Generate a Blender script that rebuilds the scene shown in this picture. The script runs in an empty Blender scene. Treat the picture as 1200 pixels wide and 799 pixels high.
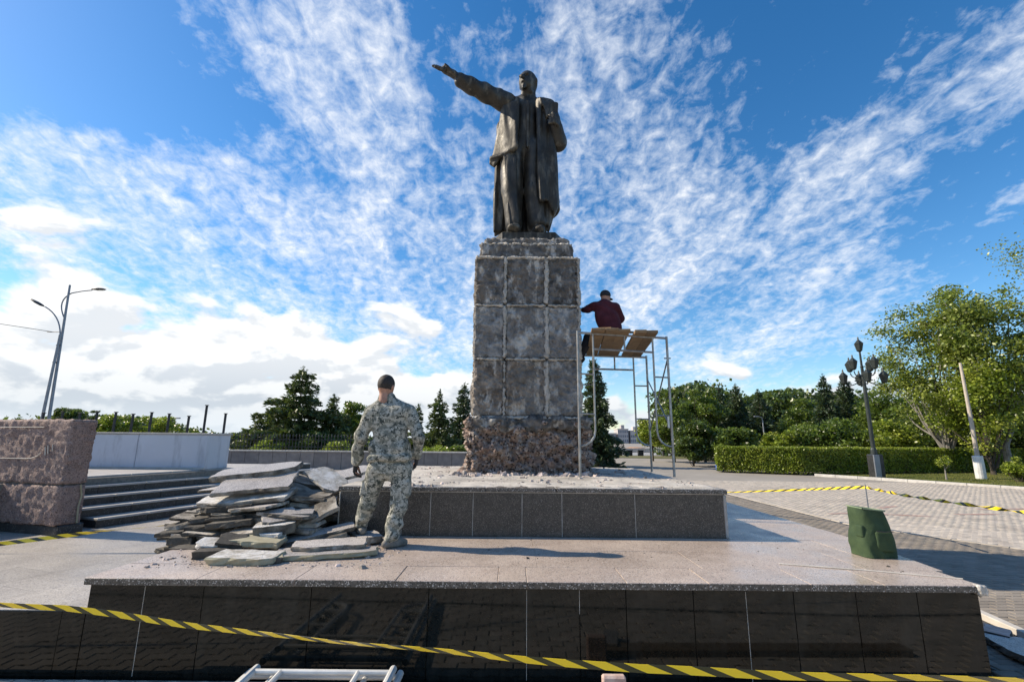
import bpy, bmesh, math, random
import numpy as np
from mathutils import Vector, Matrix
try:
    import openvdb as vdb
except ImportError:
    import pyopenvdb as vdb
random.seed(7); rng = np.random.default_rng(7)
sc = bpy.context.scene
C = sc.collection
# ------------------------------------------------------------------ camera
FPX, PITCH, ROLL, HC = 557.0, math.radians(11.7), math.radians(.55), 1.13
_F = np.array([0, math.cos(PITCH), math.sin(PITCH)]); _U = np.array([0, -math.sin(PITCH), math.cos(PITCH)]); _R = np.array([1., 0, 0])
_R2 = _R*math.cos(ROLL)+_U*math.sin(ROLL); _U2 = _U*math.cos(ROLL)-_R*math.sin(ROLL)
cam = bpy.data.cameras.new('camera'); co = bpy.data.objects.new('camera', cam); C.objects.link(co); sc.camera = co
cam.sensor_width = 36; cam.lens = 36*FPX/1200; cam.clip_start = .05; cam.clip_end = 3000
M = Matrix.Identity(4)
for i in range(3):
    M[i][0] = _R2[i]; M[i][1] = _U2[i]; M[i][2] = -_F[i]
M[2][3] = HC
co.matrix_world = M
def P(u, v, y):            # point of the place seen at a picture position, on the vertical plane y
    d = _F+_R2*(u-600)/FPX-_U2*(v-399.5)/FPX; t = y/d[1]
    return Vector((d[0]*t, y, HC+d[2]*t))
# ------------------------------------------------------------------ sun, sky, exposure
SUN_EL = math.radians(35.5)
_sd = Vector((-1, .16, 0)).normalized()*math.cos(SUN_EL)+Vector((0, 0, math.sin(SUN_EL)))
sun = bpy.data.lights.new('sun', 'SUN'); sun.energy = 5.0; sun.angle = math.radians(.5); sun.color = (1, .87, .69)
so = bpy.data.objects.new('sun', sun); C.objects.link(so); so.rotation_euler = _sd.to_track_quat('Z', 'Y').to_euler()
sc.view_settings.view_transform = 'Standard'; sc.view_settings.look = 'None'; sc.view_settings.gamma = 1; sc.view_settings.exposure = .42
w = bpy.data.worlds.new('World'); sc.world = w; w.use_nodes = True
nt = w.node_tree; nt.nodes.clear()
class NB:
    def __init__(s, nt): s.nt = nt
    def n(s, t, **k):
        o = s.nt.nodes.new(t)
        for a, b in k.items(): setattr(o, a, b)
        return o
    def put(s, sock, v):
        if isinstance(v, bpy.types.NodeSocket): s.nt.links.new(v, sock)
        elif v is not None:
            if hasattr(sock.default_value, '__len__') and not hasattr(v, '__len__'): v = [v]*len(sock.default_value)
            if hasattr(sock.default_value, '__len__') and len(sock.default_value) == 4 and len(v) == 3: v = (*v, 1)
            sock.default_value = v
    def m(s, op, a, b=None, c=None, clamp=False):
        o = s.n('ShaderNodeMath', operation=op, use_clamp=clamp)
        for i, v in enumerate((a, b, c)):
            if v is not None: s.put(o.inputs[i], v)
        return o.outputs[0]
    def v(s, op, a, b=None):
        o = s.n('ShaderNodeVectorMath', operation=op); s.put(o.inputs[0], a)
        if b is not None: s.put(o.inputs[1], b)
        return o.outputs['Value' if op in ('DOT_PRODUCT', 'LENGTH') else 'Vector']
    def ramp(s, x, a, b, lo=0., hi=1., smooth=True):
        o = s.n('ShaderNodeMapRange', interpolation_type='SMOOTHSTEP' if smooth else 'LINEAR')
        for i, v in enumerate((x, a, b, lo, hi)): s.put(o.inputs[i], v)
        return o.outputs[0]
    def noise(s, vec, scale, detail=4, rough=.55, dist=0, lac=2.):
        o = s.n('ShaderNodeTexNoise'); s.put(o.inputs['Vector'], vec)
        for k, v in (('Scale', scale), ('Detail', detail), ('Roughness', rough), ('Distortion', dist), ('Lacunarity', lac)): o.inputs[k].default_value = v
        return o.outputs[0]
    def mix(s, f, a, b, blend='MIX'):
        o = s.n('ShaderNodeMix', data_type='RGBA', blend_type=blend); s.put(o.inputs[0], f); s.put(o.inputs[6], a); s.put(o.inputs[7], b)
        return o.outputs[2]
    def vor(s, vec, scale, feature='F1'):
        o = s.n('ShaderNodeTexVoronoi', feature=feature); s.put(o.inputs['Vector'], vec); o.inputs['Scale'].default_value = scale
        return o
def pdir(u, v):            # direction in the sky seen at a picture position
    d = _F+_R2*(u-600)/FPX-_U2*(v-399.5)/FPX
    return tuple(d/np.linalg.norm(d))
b = NB(nt)
sky = b.n('ShaderNodeTexSky', sky_type='NISHITA', sun_disc=False, sun_elevation=SUN_EL, sun_rotation=math.atan2(_sd.x, _sd.y), air_density=1.0, dust_density=.25, ozone_density=2.2)
hs = b.n('ShaderNodeHueSaturation'); hs.inputs['Saturation'].default_value = 1.34; nt.links.new(sky.outputs[0], hs.inputs['Color'])
bg1 = b.n('ShaderNodeBackground'); bg1.inputs[1].default_value = .132; nt.links.new(hs.outputs[0], bg1.inputs[0])
D = b.n('ShaderNodeTexCoord').outputs['Generated']
D = b.v('NORMALIZE', D)
sx = b.n('ShaderNodeSeparateXYZ'); nt.links.new(D, sx.inputs[0]); X, Y, Z = sx.outputs
zz = b.m('ADD', b.m('MAXIMUM', Z, 0.0), .30)
cb = b.n('ShaderNodeCombineXYZ'); b.put(cb.inputs[0], b.m('DIVIDE', X, zz)); b.put(cb.inputs[1], b.m('DIVIDE', Y, zz))
Q = cb.outputs[0]
mp = b.n('ShaderNodeMapping'); nt.links.new(Q, mp.inputs[0]); mp.inputs['Rotation'].default_value = (0, 0, math.radians(14)); mp.inputs['Scale'].default_value = (1.45, .55, 1)
QS = mp.outputs[0]
cov = b.m('ADD', b.m('MULTIPLY', b.m('SUBTRACT', b.noise(Q, 1.3, 3, .5), .5), 1.0), -.02)
for (u, v, wd, amp) in [(20, 262, .10, .75), (110, 278, .10, .7), (200, 295, .11, .35), (280, 295, .13, .45), (400, 325, .14, .42), (500, 355, .12, .3), (260, 160, .2, .30), (420, 200, .16, .2), (520, 290, .14, .2), (480, 90, .12, .14), (660, 60, .13, .08), (760, 60, .14, .18), (840, 160, .12, .10), (740, 170, .14, .12), (960, 262, .09, .5), (890, 295, .10, .5), (820, 330, .1, .4), (760, 260, .14, .1), (1060, 260, .12, .14), (1170, 80, .12, .36), (700, 350, .12, .16), (1090, 145, .07, .14), (900, 400, .2, .16), (275, 50, .05, .28), (380, 55, .06, .12), (200, 60, .045, .14),
                        (80, 100, .17, -.5), (60, 20, .2, -.2), (960, 120, .16, -.36), (1150, 260, .12, -.22), (120, 340, .12, -.12), (560, 20, .08, -.1)]:
    dp = b.v('DOT_PRODUCT', D, pdir(u, v))
    cov = b.m('ADD', cov, b.ramp(dp, math.cos(wd*2.1), math.cos(wd*.15), 0, amp))
n1 = b.noise(QS, 3.2, 7, .6, .5); n2 = b.noise(b.v('ADD', b.v('MULTIPLY', Q, (.6, .6, .6)), b.v('MULTIPLY', QS, (.4, .4, .4))), 20, 7, .62, .5); n3 = b.noise(Q, 46, 4, .65)
cov = b.m('MINIMUM', cov, .33)
tex = b.m('ADD', b.m('ADD', b.m('MULTIPLY', b.m('SUBTRACT', n1, .5), 1.45), b.m('MULTIPLY', b.m('SUBTRACT', n2, .5), 1.35)), b.m('MULTIPLY', b.m('SUBTRACT', n3, .5), .55))
ci = b.m('POWER', b.ramp(b.m('ADD', tex, b.m('MULTIPLY', cov, 1.1)), .05, .78, 0, 1, smooth=False), 1.1)
ci = b.m('MULTIPLY', ci, .9)
ci = b.m('MULTIPLY', ci, b.ramp(Z, .0, .12, .3, 1))
# cumulus bank low over the horizon
az = b.m('ARCTAN2', X, Y)
cc = b.n('ShaderNodeCombineXYZ'); b.put(cc.inputs[0], b.m('MULTIPLY', az, 1.0)); b.put(cc.inputs[1], b.m('MULTIPLY', Z, 1.9)); CQ = cc.outputs[0]
k1 = b.noise(CQ, 5.5, 7, .52, .25)
cc2 = b.n('ShaderNodeCombineXYZ'); b.put(cc2.inputs[0], b.m('ADD', az, -.012)); b.put(cc2.inputs[1], b.m('ADD', b.m('MULTIPLY', Z, 1.9), .03))
k2 = b.noise(cc2.outputs[0], 5.5, 7, .52, .25)
band = b.ramp(az, -.35, .25, .235, .075)                       # top of the bank: higher on the left
band = b.m('ADD', band, b.m('MULTIPLY', b.m('SUBTRACT', b.noise(cc.outputs[0], 2.4, 3), .5), .16))
hgt = b.m('SUBTRACT', band, Z)
cu = b.ramp(b.m('ADD', b.m('MULTIPLY', hgt, 3.0), b.m('MULTIPLY', b.m('SUBTRACT', k1, .47), 1.9)), .0, .16, 0, .97)
lit = b.ramp(b.m('SUBTRACT', k1, k2), -.05, .035, .0, 1.)
low = b.ramp(Z, .02, .17, .0, 1.)
bright = b.m('ADD', b.m('MULTIPLY', lit, .5), b.m('MULTIPLY', low, .5))
cucol = b.mix(bright, (.50, .56, .64, 1), (1.0, 1.0, .99, 1))
hz = b.ramp(Z, .0, .075, 1, 0)
cucol = b.mix(b.m('MULTIPLY', hz, .75), cucol, (.74, .82, .90, 1))
cicol = b.mix(ci, (.72, .82, .96, 1), (.97, .98, 1.0, 1))
bgc = b.n('ShaderNodeBackground'); nt.links.new(cicol, bgc.inputs[0]); bgc.inputs[1].default_value = .84
bgk = b.n('ShaderNodeBackground'); nt.links.new(cucol, bgk.inputs[0]); bgk.inputs[1].default_value = .84
m1 = b.n('ShaderNodeMixShader'); b.put(m1.inputs[0], ci); nt.links.new(bg1.outputs[0], m1.inputs[1]); nt.links.new(bgc.outputs[0], m1.inputs[2])
m2 = b.n('ShaderNodeMixShader'); b.put(m2.inputs[0], b.m('MULTIPLY', cu, b.ramp(Z, -.02, .0))); nt.links.new(m1.outputs[0], m2.inputs[1]); nt.links.new(bgk.outputs[0], m2.inputs[2])
wo = b.n('ShaderNodeOutputWorld'); nt.links.new(m2.outputs[0], wo.inputs[0])
w.cycles.sampling_method = 'MANUAL'; w.cycles.sample_map_resolution = 512

# ------------------------------------------------------------------ materials
def mat(name, cols, scale=6, detail=6, rough=.7, bump=0., bscale=None, speck=None, metal=0., rand=.0, spec=None, streak=None, coords='pos', island=0., trans=0., contrast=(.35, .65), rvar=0.):
    """cols: 2 or 3 rgb tones mixed by noise; speck=(rgb, scale, threshold); streak=(rgb, amount, zscale)"""
    m = bpy.data.materials.new(name); m.use_nodes = True; nt = m.node_tree; nb = NB(nt); nt.nodes.clear()
    bs = nb.n('ShaderNodeBsdfPrincipled'); out = nb.n('ShaderNodeOutputMaterial')
    if coords == 'pos': V = nb.n('ShaderNodeNewGeometry').outputs['Position']
    else: V = nb.n('ShaderNodeTexCoord').outputs['Object']
    f = nb.ramp(nb.noise(V, scale, detail, .6, .2), contrast[0], contrast[1], smooth=False)
    col = nb.mix(f, cols[0], cols[1])
    if len(cols) > 2:
        g = nb.ramp(nb.noise(nb.v('ADD', V, (3.1, 7.7, 1.3)), scale*.37, detail, .65), .48, .62, smooth=False)
        col = nb.mix(g, col, cols[2])
    if speck:
        vo = nb.vor(V, speck[1])
        sepn = nb.n('ShaderNodeSeparateColor'); nt.links.new(vo.outputs['Color'], sepn.inputs[0])
        col = nb.mix(nb.ramp(sepn.outputs[0], speck[2], min(1, speck[2]+.08), smooth=False), col, speck[0])
        if len(speck) > 3: col = nb.mix(nb.ramp(sepn.outputs[1], .8, .88, smooth=False), col, speck[3])
    if streak:
        mp = nb.n('ShaderNodeMapping'); nt.links.new(V, mp.inputs[0]); mp.inputs['Scale'].default_value = (1, 1, streak[2])
        s = nb.ramp(nb.noise(mp.outputs[0], streak[3] if len(streak) > 3 else 5, 5, .65), .5, .68, 0, streak[1])
        col = nb.mix(s, col, streak[0])
    if rand:
        r = nb.n('ShaderNodeObjectInfo').outputs['Random']; col = nb.mix(1, col, nb.n('ShaderNodeCombineColor').outputs[0], 'MULTIPLY')
        ccn = [n for n in nt.nodes if n.bl_idname == 'ShaderNodeCombineColor'][-1]
        for i in range(3): nb.put(ccn.inputs[i], nb.m('ADD', nb.m('MULTIPLY', r, 2*rand), 1-rand))
    if island:
        r = nb.n('ShaderNodeNewGeometry').outputs['Random Per Island']
        ccn = nb.n('ShaderNodeCombineColor')
        for i in range(3): nb.put(ccn.inputs[i], nb.m('ADD', nb.m('MULTIPLY', r, 2*island*(1.2 if i == 0 else 1)), 1-island))
        col = nb.mix(1, col, ccn.outputs[0], 'MULTIPLY')
    nb.put(bs.inputs['Base Color'], col)
    if rvar: nb.put(bs.inputs['Roughness'], nb.ramp(nb.noise(V, scale*.7, 5, .6), .35, .65, max(.03, rough-rvar), rough+rvar))
    else: bs.inputs['Roughness'].default_value = rough
    bs.inputs['Metallic'].default_value = metal
    if spec is not None: bs.inputs['Specular IOR Level'].default_value = spec
    if bump:
        bn = nb.n('ShaderNodeBump'); bn.inputs['Strength'].default_value = 1; bn.inputs['Distance'].default_value = bump
        nb.put(bn.inputs['Height'], nb.noise(V, bscale or scale*4, 5, .65)); nt.links.new(bn.outputs[0], bs.inputs['Normal'])
    if trans:
        tr = nb.n('ShaderNodeBsdfTranslucent'); nb.put(tr.inputs[0], nb.mix(.5, col, (.35, .5, .05, 1), 'MIX'))
        mx = nb.n('ShaderNodeMixShader'); mx.inputs[0].default_value = trans
        nt.links.new(bs.outputs[0], mx.inputs[1]); nt.links.new(tr.outputs[0], mx.inputs[2]); nt.links.new(mx.outputs[0], out.inputs[0])
    else: nt.links.new(bs.outputs[0], out.inputs[0])
    return m
MT = {}
MT['black_granite'] = mat('black_granite', [(.006, .007, .006), (.012, .013, .011)], 30, rough=.05, spec=.30, streak=((.035, .035, .030), .35, .25, 3), rvar=.03, rand=.2)
MT['dark_granite'] = mat('dark_granite', [(.045, .038, .031), (.095, .080, .065), (.06, .05, .04)], 14, rough=.38, rand=.12, speck=((.22, .195, .165), 170, .86, (.015, .014, .013)), bump=.001, bscale=90)
MT['beige_granite'] = mat('beige_granite', [(.42, .335, .27), (.54, .445, .365), (.47, .385, .325)], 2.2, rough=.34, speck=((.62, .56, .5), 150, .87, (.17, .14, .125)), bump=.0006, bscale=120, rand=.04, rvar=.12, streak=((.30, .24, .19), .5, 1, 1.1))
MT['coping_edge'] = mat('coping_granite', [(.07, .062, .052), (.14, .12, .10)], 10, rough=.4, speck=((.5, .46, .42), 120, .84, (.03, .03, .03)), bump=.001, bscale=90)
MT['red_granite'] = mat('red_granite', [(.20, .13, .105), (.33, .225, .19), (.26, .185, .16)], 5, rough=.8, speck=((.36, .27, .235), 90, .84, (.11, .075, .065)), bump=.02, bscale=26)
MT['terrace_slab'] = mat('terrace_slab', [(.31, .28, .24), (.41, .375, .325), (.35, .32, .285)], 1.6, rough=.45, bump=.001, bscale=60, rand=.10, speck=((.5, .47, .44), 120, .88, (.2, .18, .17)), rvar=.1)
MT['step_dark'] = mat('dark_step_granite', [(.022, .022, .022), (.05, .048, .045)], 8, rough=.45, speck=((.14, .13, .12), 90, .9))
MT['step_light'] = mat('pale_step_granite', [(.36, .34, .31), (.46, .43, .40)], 6, rough=.6)
MT['grey_wall'] = mat('grey_render', [(.52, .55, .60), (.60, .63, .68), (.55, .58, .62)], 1.2, rough=.85, bump=.002, bscale=30, streak=((.22, .23, .25), .35, .2))
MT['low_wall'] = mat('brown_granite', [(.17, .15, .14), (.25, .22, .20)], 3, rough=.7, rand=.1)
MT['pale_stone'] = mat('pale_stone', [(.45, .42, .37), (.58, .54, .48)], 4, rough=.8, bump=.003, bscale=30)
MT['concrete'] = mat('old_concrete', [(.075, .073, .070), (.25, .24, .23), (.17, .145, .12)], 6, detail=14, rough=.92, bump=.03, bscale=24, streak=((.60, .58, .54), .85, .45, 6), contrast=(.38, .64), rand=.26)
MT['concrete_pale'] = mat('pale_smeared_concrete', [(.12, .12, .118), (.34, .335, .325), (.20, .185, .17)], 5, detail=14, rough=.92, bump=.03, bscale=24, streak=((.62, .61, .58), .9, .7, 3.2), contrast=(.36, .62), rand=.15)
MT['concrete_brown'] = mat('brown_stained_concrete', [(.09, .074, .06), (.29, .25, .21), (.17, .165, .155)], 5, detail=14, rough=.92, bump=.03, bscale=24, streak=((.55, .52, .47), .85, .35, 6), contrast=(.38, .64), rand=.2)
MT['mortar'] = mat('pale_mortar', [(.30, .28, .245), (.60, .56, .50), (.42, .40, .36)], 8, rough=.95, bump=.012, bscale=40)
MT['aggregate'] = mat('rough_aggregate', [(.19, .12, .09), (.46, .35, .29), (.33, .29, .26)], 9, detail=9, rough=.95, bump=.04, bscale=30, speck=((.5, .45, .40), 34, .86, (.05, .04, .035)))
MT['bronze'] = mat('weathered_bronze', [(.020, .019, .016), (.060, .053, .041), (.034, .032, .027)], 4, rough=.58, metal=.3, bump=.006, bscale=14, streak=((.20, .18, .14), .55, .3, 6), rvar=.12)
MT['slab_top'] = mat('slab_polished_face', [(.34, .31, .28), (.48, .44, .40), (.39, .36, .33)], 5, rough=.45, speck=((.6, .57, .54), 140, .86, (.16, .15, .15)), rand=.22)
MT['slab_rough'] = mat('slab_broken_face', [(.09, .075, .06), (.28, .25, .20), (.50, .46, .40)], 9, detail=8, rough=.95, bump=.012, bscale=45, rand=.3)
MT['slab_dark'] = mat('slab_dark_face', [(.035, .031, .025), (.12, .105, .085), (.07, .062, .05)], 9, detail=8, rough=.9, bump=.012, bscale=45, rand=.3)
MT['slab_white'] = mat('slab_mortared_face', [(.30, .27, .22), (.62, .60, .56), (.7, .69, .67)], 12, detail=8, rough=.95, bump=.018, bscale=45, rand=.12)
MT['slab_ochre'] = mat('slab_ochre_face', [(.27, .24, .15), (.40, .37, .26), (.33, .30, .22)], 8, rough=.9, bump=.006, bscale=45)
MT['dust'] = mat('rubble_dust', [(.42, .39, .34), (.60, .56, .50), (.34, .31, .27)], 4, detail=9, rough=.98, bump=.012, bscale=50)
MT['chip'] = mat('stone_chip', [(.22, .2, .18), (.5, .47, .43)], 9, rough=.95, island=.4)
MT['brown_paver'] = mat('brown_paver', [(.19, .165, .13), (.26, .23, .185)], 3, rough=.85, bump=.002, bscale=80, rand=.12, island=.12, streak=((.28, .25, .21), .4, 1, .5))
MT['light_paver'] = mat('light_paver', [(.40, .36, .30), (.50, .455, .38)], 3, rough=.85, bump=.002, bscale=80, rand=.1, island=.12, streak=((.27, .24, .205), .5, 1, .6))
MT['joint_sand'] = mat('joint_sand', [(.17, .155, .13), (.26, .235, .20)], 20, rough=.98)
MT['ground'] = mat('worn_paving_ground', [(.24, .215, .18), (.33, .30, .26), (.28, .255, .22)], .5, detail=8, rough=.9)
MT['red_paint'] = mat('faded_red_paint', [(.36, .20, .16), (.36, .29, .25)], 6, rough=.9)
MT['lawn'] = mat('lawn_soil', [(.08, .085, .025), (.14, .13, .045)], 3, rough=1)
MT['grass'] = mat('grass', [(.09, .12, .02), (.17, .17, .04)], .7, rough=.8, island=.3, trans=.3)
MT['kerb'] = mat('kerb_stone', [(.42, .40, .37), (.56, .54, .5)], 5, rough=.85, rand=.06)
MT['steel'] = mat('scaffold_steel', [(.22, .225, .22), (.42, .43, .42), (.30, .27, .24)], 9, rough=.42, metal=.75, bump=.0006, bscale=90)
MT['steel_dark'] = mat('dark_steel', [(.03, .032, .035), (.07, .07, .072)], 9, rough=.5, metal=.5)
MT['white_metal'] = mat('worn_pale_metal', [(.55, .55, .53), (.72, .72, .69)], 6, rough=.45, metal=.1)
MT['lamp_grey'] = mat('galvanised_pole', [(.20, .215, .24), (.28, .30, .33)], 3, rough=.5, metal=.5)
MT['lamp_green'] = mat('cast_iron', [(.018, .024, .022), (.035, .045, .042)], 6, rough=.45, metal=.2)
MT['lantern_glass'] = mat('milky_lantern_glass', [(.42, .47, .48), (.55, .6, .6)], 5, rough=.25)
MT['wood'] = mat('raw_plank', [(.17, .105, .05), (.30, .20, .105), (.22, .15, .085)], 5, rough=.85, streak=((.12, .075, .04), .6, .6, 9), coords='obj', rand=.2)
MT['bark_dark'] = mat('dark_bark', [(.045, .036, .028), (.09, .075, .06)], 7, rough=.95)
MT['bark_grey'] = mat('grey_bark', [(.17, .155, .14), (.30, .28, .25)], 5, rough=.95)
MT['pine'] = mat('pine_needles', [(.032, .060, .020), (.085, .12, .032)], .8, rough=.5, island=.65, trans=.12)
MT['spruce'] = mat('spruce_needles', [(.020, .046, .024), (.045, .08, .034)], .8, rough=.5, island=.65, trans=.1)
MT['leaf_mid'] = mat('green_leaves', [(.05, .10, .016), (.11, .17, .028)], .5, rough=.38, island=.75, trans=.28)
MT['leaf_bright'] = mat('bright_leaves', [(.14, .22, .022), (.23, .29, .04)], .6, rough=.38, island=.75, trans=.35)
MT['leaf_dark'] = mat('dark_leaves', [(.03, .062, .014), (.065, .11, .022)], .5, rough=.38, island=.75, trans=.2)
MT['leaf_olive'] = mat('olive_leaves', [(.11, .175, .028), (.20, .255, .05)], .7, rough=.38, island=.75, trans=.3)
MT['skin'] = mat('skin', [(.33, .17, .11), (.42, .23, .16)], 20, rough=.55)
MT['hair'] = mat('short_dark_hair', [(.012, .009, .007), (.04, .03, .022)], 90, rough=.7, bump=.002, bscale=200)
MT['glove'] = mat('dark_glove', [(.018, .018, .02), (.035, .034, .034)], 30, rough=.85, bump=.001, bscale=150)
MT['shoe'] = mat('dusty_shoe', [(.13, .12, .10), (.25, .23, .20)], 14, rough=.9)
MT['maroon'] = mat('maroon_knit', [(.055, .008, .016), (.085, .016, .026)], 12, rough=.95, bump=.002, bscale=150)
MT['navy'] = mat('dark_cloth', [(.012, .013, .018), (.025, .026, .032)], 12, rough=.9)
MT['canvas'] = mat('green_canvas', [(.024, .050, .020), (.042, .074, .028)], 8, rough=.85, bump=.0015, bscale=180)
MT['canvas_edge'] = mat('pale_green_trim', [(.20, .26, .16), (.26, .32, .2)], 8, rough=.85)
MT['blue_bag'] = mat('blue_plastic', [(.02, .07, .30), (.03, .10, .4)], 8, rough=.4)
MT['pink_stone'] = mat('pink_stone', [(.42, .27, .22), (.58, .44, .38)], 12, rough=.8, bump=.003, bscale=60)
MT['orange_soil'] = mat('orange_soil', [(.35, .15, .05), (.48, .25, .1)], .8, rough=1)
MT['far_wall'] = mat('far_facade', [(.42, .40, .40), (.5, .48, .47)], .05, rough=.9, rand=.2)
MT['far_window'] = mat('far_window', [(.10, .12, .15), (.14, .16, .2)], .5, rough=.3)
MT['iron'] = mat('fence_iron', [(.012, .013, .014), (.03, .03, .03)], 9, rough=.6)
def camo_mat():
    m = bpy.data.materials.new('camouflage_cloth'); m.use_nodes = True; nt = m.node_tree; nb = NB(nt); bs = nt.nodes['Principled BSDF']
    V = nb.n('ShaderNodeNewGeometry').outputs['Position']
    V = nb.v('MULTIPLY', V, (1, 1, 1.25))
    V2 = nb.v('MULTIPLY', nb.v('FLOOR', nb.v('MULTIPLY', V, (110, 110, 90))), (1/110, 1/110, 1/90))
    a = nb.noise(V2, 15, 4, .6, .6); c = nb.noise(nb.v('ADD', V2, (5, 2, 9)), 19, 4, .6, .6); d = nb.noise(nb.v('ADD', V2, (1, 12, 4)), 23, 3, .6, .6)
    col = nb.mix(nb.ramp(a, .47, .50, smooth=False), (.38, .365, .305, 1), (.175, .18, .148, 1))
    col = nb.mix(nb.ramp(c, .555, .575, smooth=False), col, (.05, .058, .05, 1))
    col = nb.mix(nb.ramp(d, .58, .60, smooth=False), col, (.43, .42, .36, 1))
    nb.put(bs.inputs['Base Color'], col); bs.inputs['Roughness'].default_value = .95
    bn = nb.n('ShaderNodeBump'); bn.inputs['Distance'].default_value = .006; nb.put(bn.inputs['Height'], nb.noise(V, 12, 4, .5, .8)); nt.links.new(bn.outputs[0], bs.inputs['Normal'])
    return m
MT['camo'] = camo_mat()
def tape_mat():
    m = bpy.data.materials.new('barrier_tape_film'); m.use_nodes = True; nt = m.node_tree; nb = NB(nt); bs = nt.nodes['Principled BSDF']
    U = nb.n('ShaderNodeUVMap').outputs[0]; s = nb.n('ShaderNodeSeparateXYZ'); nt.links.new(U, s.inputs[0])
    t = nb.m('FRACT', nb.m('ADD', s.outputs[0], nb.m('MULTIPLY', s.outputs[1], .55)))
    col = nb.mix(nb.m('GREATER_THAN', t, .58), (.85, .62, .02, 1), (.03, .035, .010, 1))
    nb.put(bs.inputs['Base Color'], col); bs.inputs['Roughness'].default_value = .25
    return m
MT['tape'] = tape_mat()

# ------------------------------------------------------------------ numpy noise
def _h(i, j, k):
    n = (i*374761393+j*668265263+k*2147483647) & 0xffffffff
    n = ((n ^ (n >> 13))*1274126177) & 0xffffffff
    return ((n ^ (n >> 16)) & 0xffff)/65535.
def vnoise(p):
    p = np.asarray(p, float); i = np.floor(p).astype(np.int64); f = p-i; f = f*f*(3-2*f); r = 0
    for a in (0, 1):
        for b_ in (0, 1):
            for c in (0, 1):
                wgt = (f[..., 0] if a else 1-f[..., 0])*(f[..., 1] if b_ else 1-f[..., 1])*(f[..., 2] if c else 1-f[..., 2])
                r = r+wgt*_h(i[..., 0]+a, i[..., 1]+b_, i[..., 2]+c)
    return r-.5
def fbm(p, o=4, g=.5):
    p = np.asarray(p, float); r = 0; a = 1
    for _ in range(o): r = r+a*vnoise(p); p = p*2.03+11.3; a *= g
    return r
# ------------------------------------------------------------------ object helpers
def wloc(o):
    v = Vector((0, 0, 0))
    while o is not None: v = v+o.location; o = o.parent
    return v
def link(name, me, parent=None, loc=None):
    o = bpy.data.objects.new(name, me); C.objects.link(o)
    if parent is not None: o.parent = parent
    if loc is not None: o.location = loc
    return o
def mesh(name, V, F, m, smooth=False):
    me = bpy.data.meshes.new(name); V = np.asarray(V, dtype=np.float32)
    if isinstance(F, np.ndarray):
        n, k = F.shape
        me.vertices.add(len(V)); me.vertices.foreach_set('co', V.ravel()); me.loops.add(n*k); me.loops.foreach_set('vertex_index', F.astype(np.int32).ravel())
        me.polygons.add(n); me.polygons.foreach_set('loop_start', np.arange(0, n*k, k, dtype=np.int32)); me.update(calc_edges=True)
    else: me.from_pydata([tuple(map(float, v)) for v in V], [], F)
    if smooth: me.polygons.foreach_set('use_smooth', np.ones(len(me.polygons), bool))
    for x in (m if isinstance(m, (list, tuple)) else [m]): me.materials.append(MT[x] if isinstance(x, str) else x)
    return me
def part(name, V, F, m, parent=None, smooth=False, loc=None):
    """vertices are given in world coordinates; loc is where the object's own origin goes"""
    V = np.asarray(V, float); base = wloc(parent) if parent is not None else Vector((0, 0, 0))
    if loc is None: loc = base if parent is not None else Vector((float(V[:, 0].mean()), float(V[:, 1].mean()), float(V[:, 2].min())))
    loc = Vector(loc)
    return link(name, mesh(name, V-np.array(loc), F, m, smooth), parent, loc-base)
def thing(name, label, cat, loc=(0, 0, 0), group=None):
    o = link(name, None, None, loc); o['label'] = label; o['category'] = cat
    if group: o['group'] = group
    return o
def tag(o, label, cat, group=None, kind=None):
    if label: o['label'] = label
    if cat: o['category'] = cat
    if group: o['group'] = group
    if kind: o['kind'] = kind
    return o
def struct(o): o['kind'] = 'structure'; return o
class MB:
    def __init__(s): s.V = []; s.F = []; s.n = 0
    def add(s, V, F):
        s.V.append(np.asarray(V, float)); s.F += [tuple(i+s.n for i in f) for f in F]; s.n += len(V); return s
    def obj(s, name, m, parent=None, smooth=False, loc=None): return part(name, np.concatenate(s.V), s.F, m, parent, smooth, loc)
def bbox(x0, x1, y0, y1, z0, z1, b=.004):      # box with chamfered edges
    b = min(b, (x1-x0)*.3, (y1-y0)*.3, (z1-z0)*.3); V = []; idx = {}
    X = (x0, x1); Y = (y0, y1); Z = (z0, z1)
    for i in (0, 1):
        for j in (0, 1):
            for k in (0, 1):
                c = np.array([X[i], Y[j], Z[k]]); s = np.array([1-2*i, 1-2*j, 1-2*k])*b
                for a in range(3):
                    v = c+s; v[a] = c[a]; idx[i, j, k, a] = len(V); V.append(v)
    F = []
    def q(l, out):
        P3 = [V[i] for i in l]; n = np.cross(P3[1]-P3[0], P3[2]-P3[0])
        F.append(tuple(l) if n@out > 0 else tuple(l[::-1]))
    for a in range(3):
        o1, o2 = [t for t in range(3) if t != a]
        for s in (0, 1):
            l = []
            for p_, r in ((0, 0), (0, 1), (1, 1), (1, 0)):
                key = [0, 0, 0]; key[a] = s; key[o1] = p_; key[o2] = r; l.append(idx[(*key, a)])
            o = np.zeros(3); o[a] = 2*s-1; q(l, o)
    for a in range(3):          # edges along a
        o1, o2 = [t for t in range(3) if t != a]
        for p_ in (0, 1):
            for r in (0, 1):
                k0 = [0, 0, 0]; k0[o1] = p_; k0[o2] = r; k1 = list(k0); k1[a] = 1
                o = np.zeros(3); o[o1] = 2*p_-1; o[o2] = 2*r-1
                q([idx[(*k0, o1)], idx[(*k1, o1)], idx[(*k1, o2)], idx[(*k0, o2)]], o)
    for i in (0, 1):
        for j in (0, 1):
            for k in (0, 1): q([idx[i, j, k, 0], idx[i, j, k, 1], idx[i, j, k, 2]], np.array([2*i-1, 2*j-1, 2*k-1.]))
    return np.array(V), F
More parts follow.
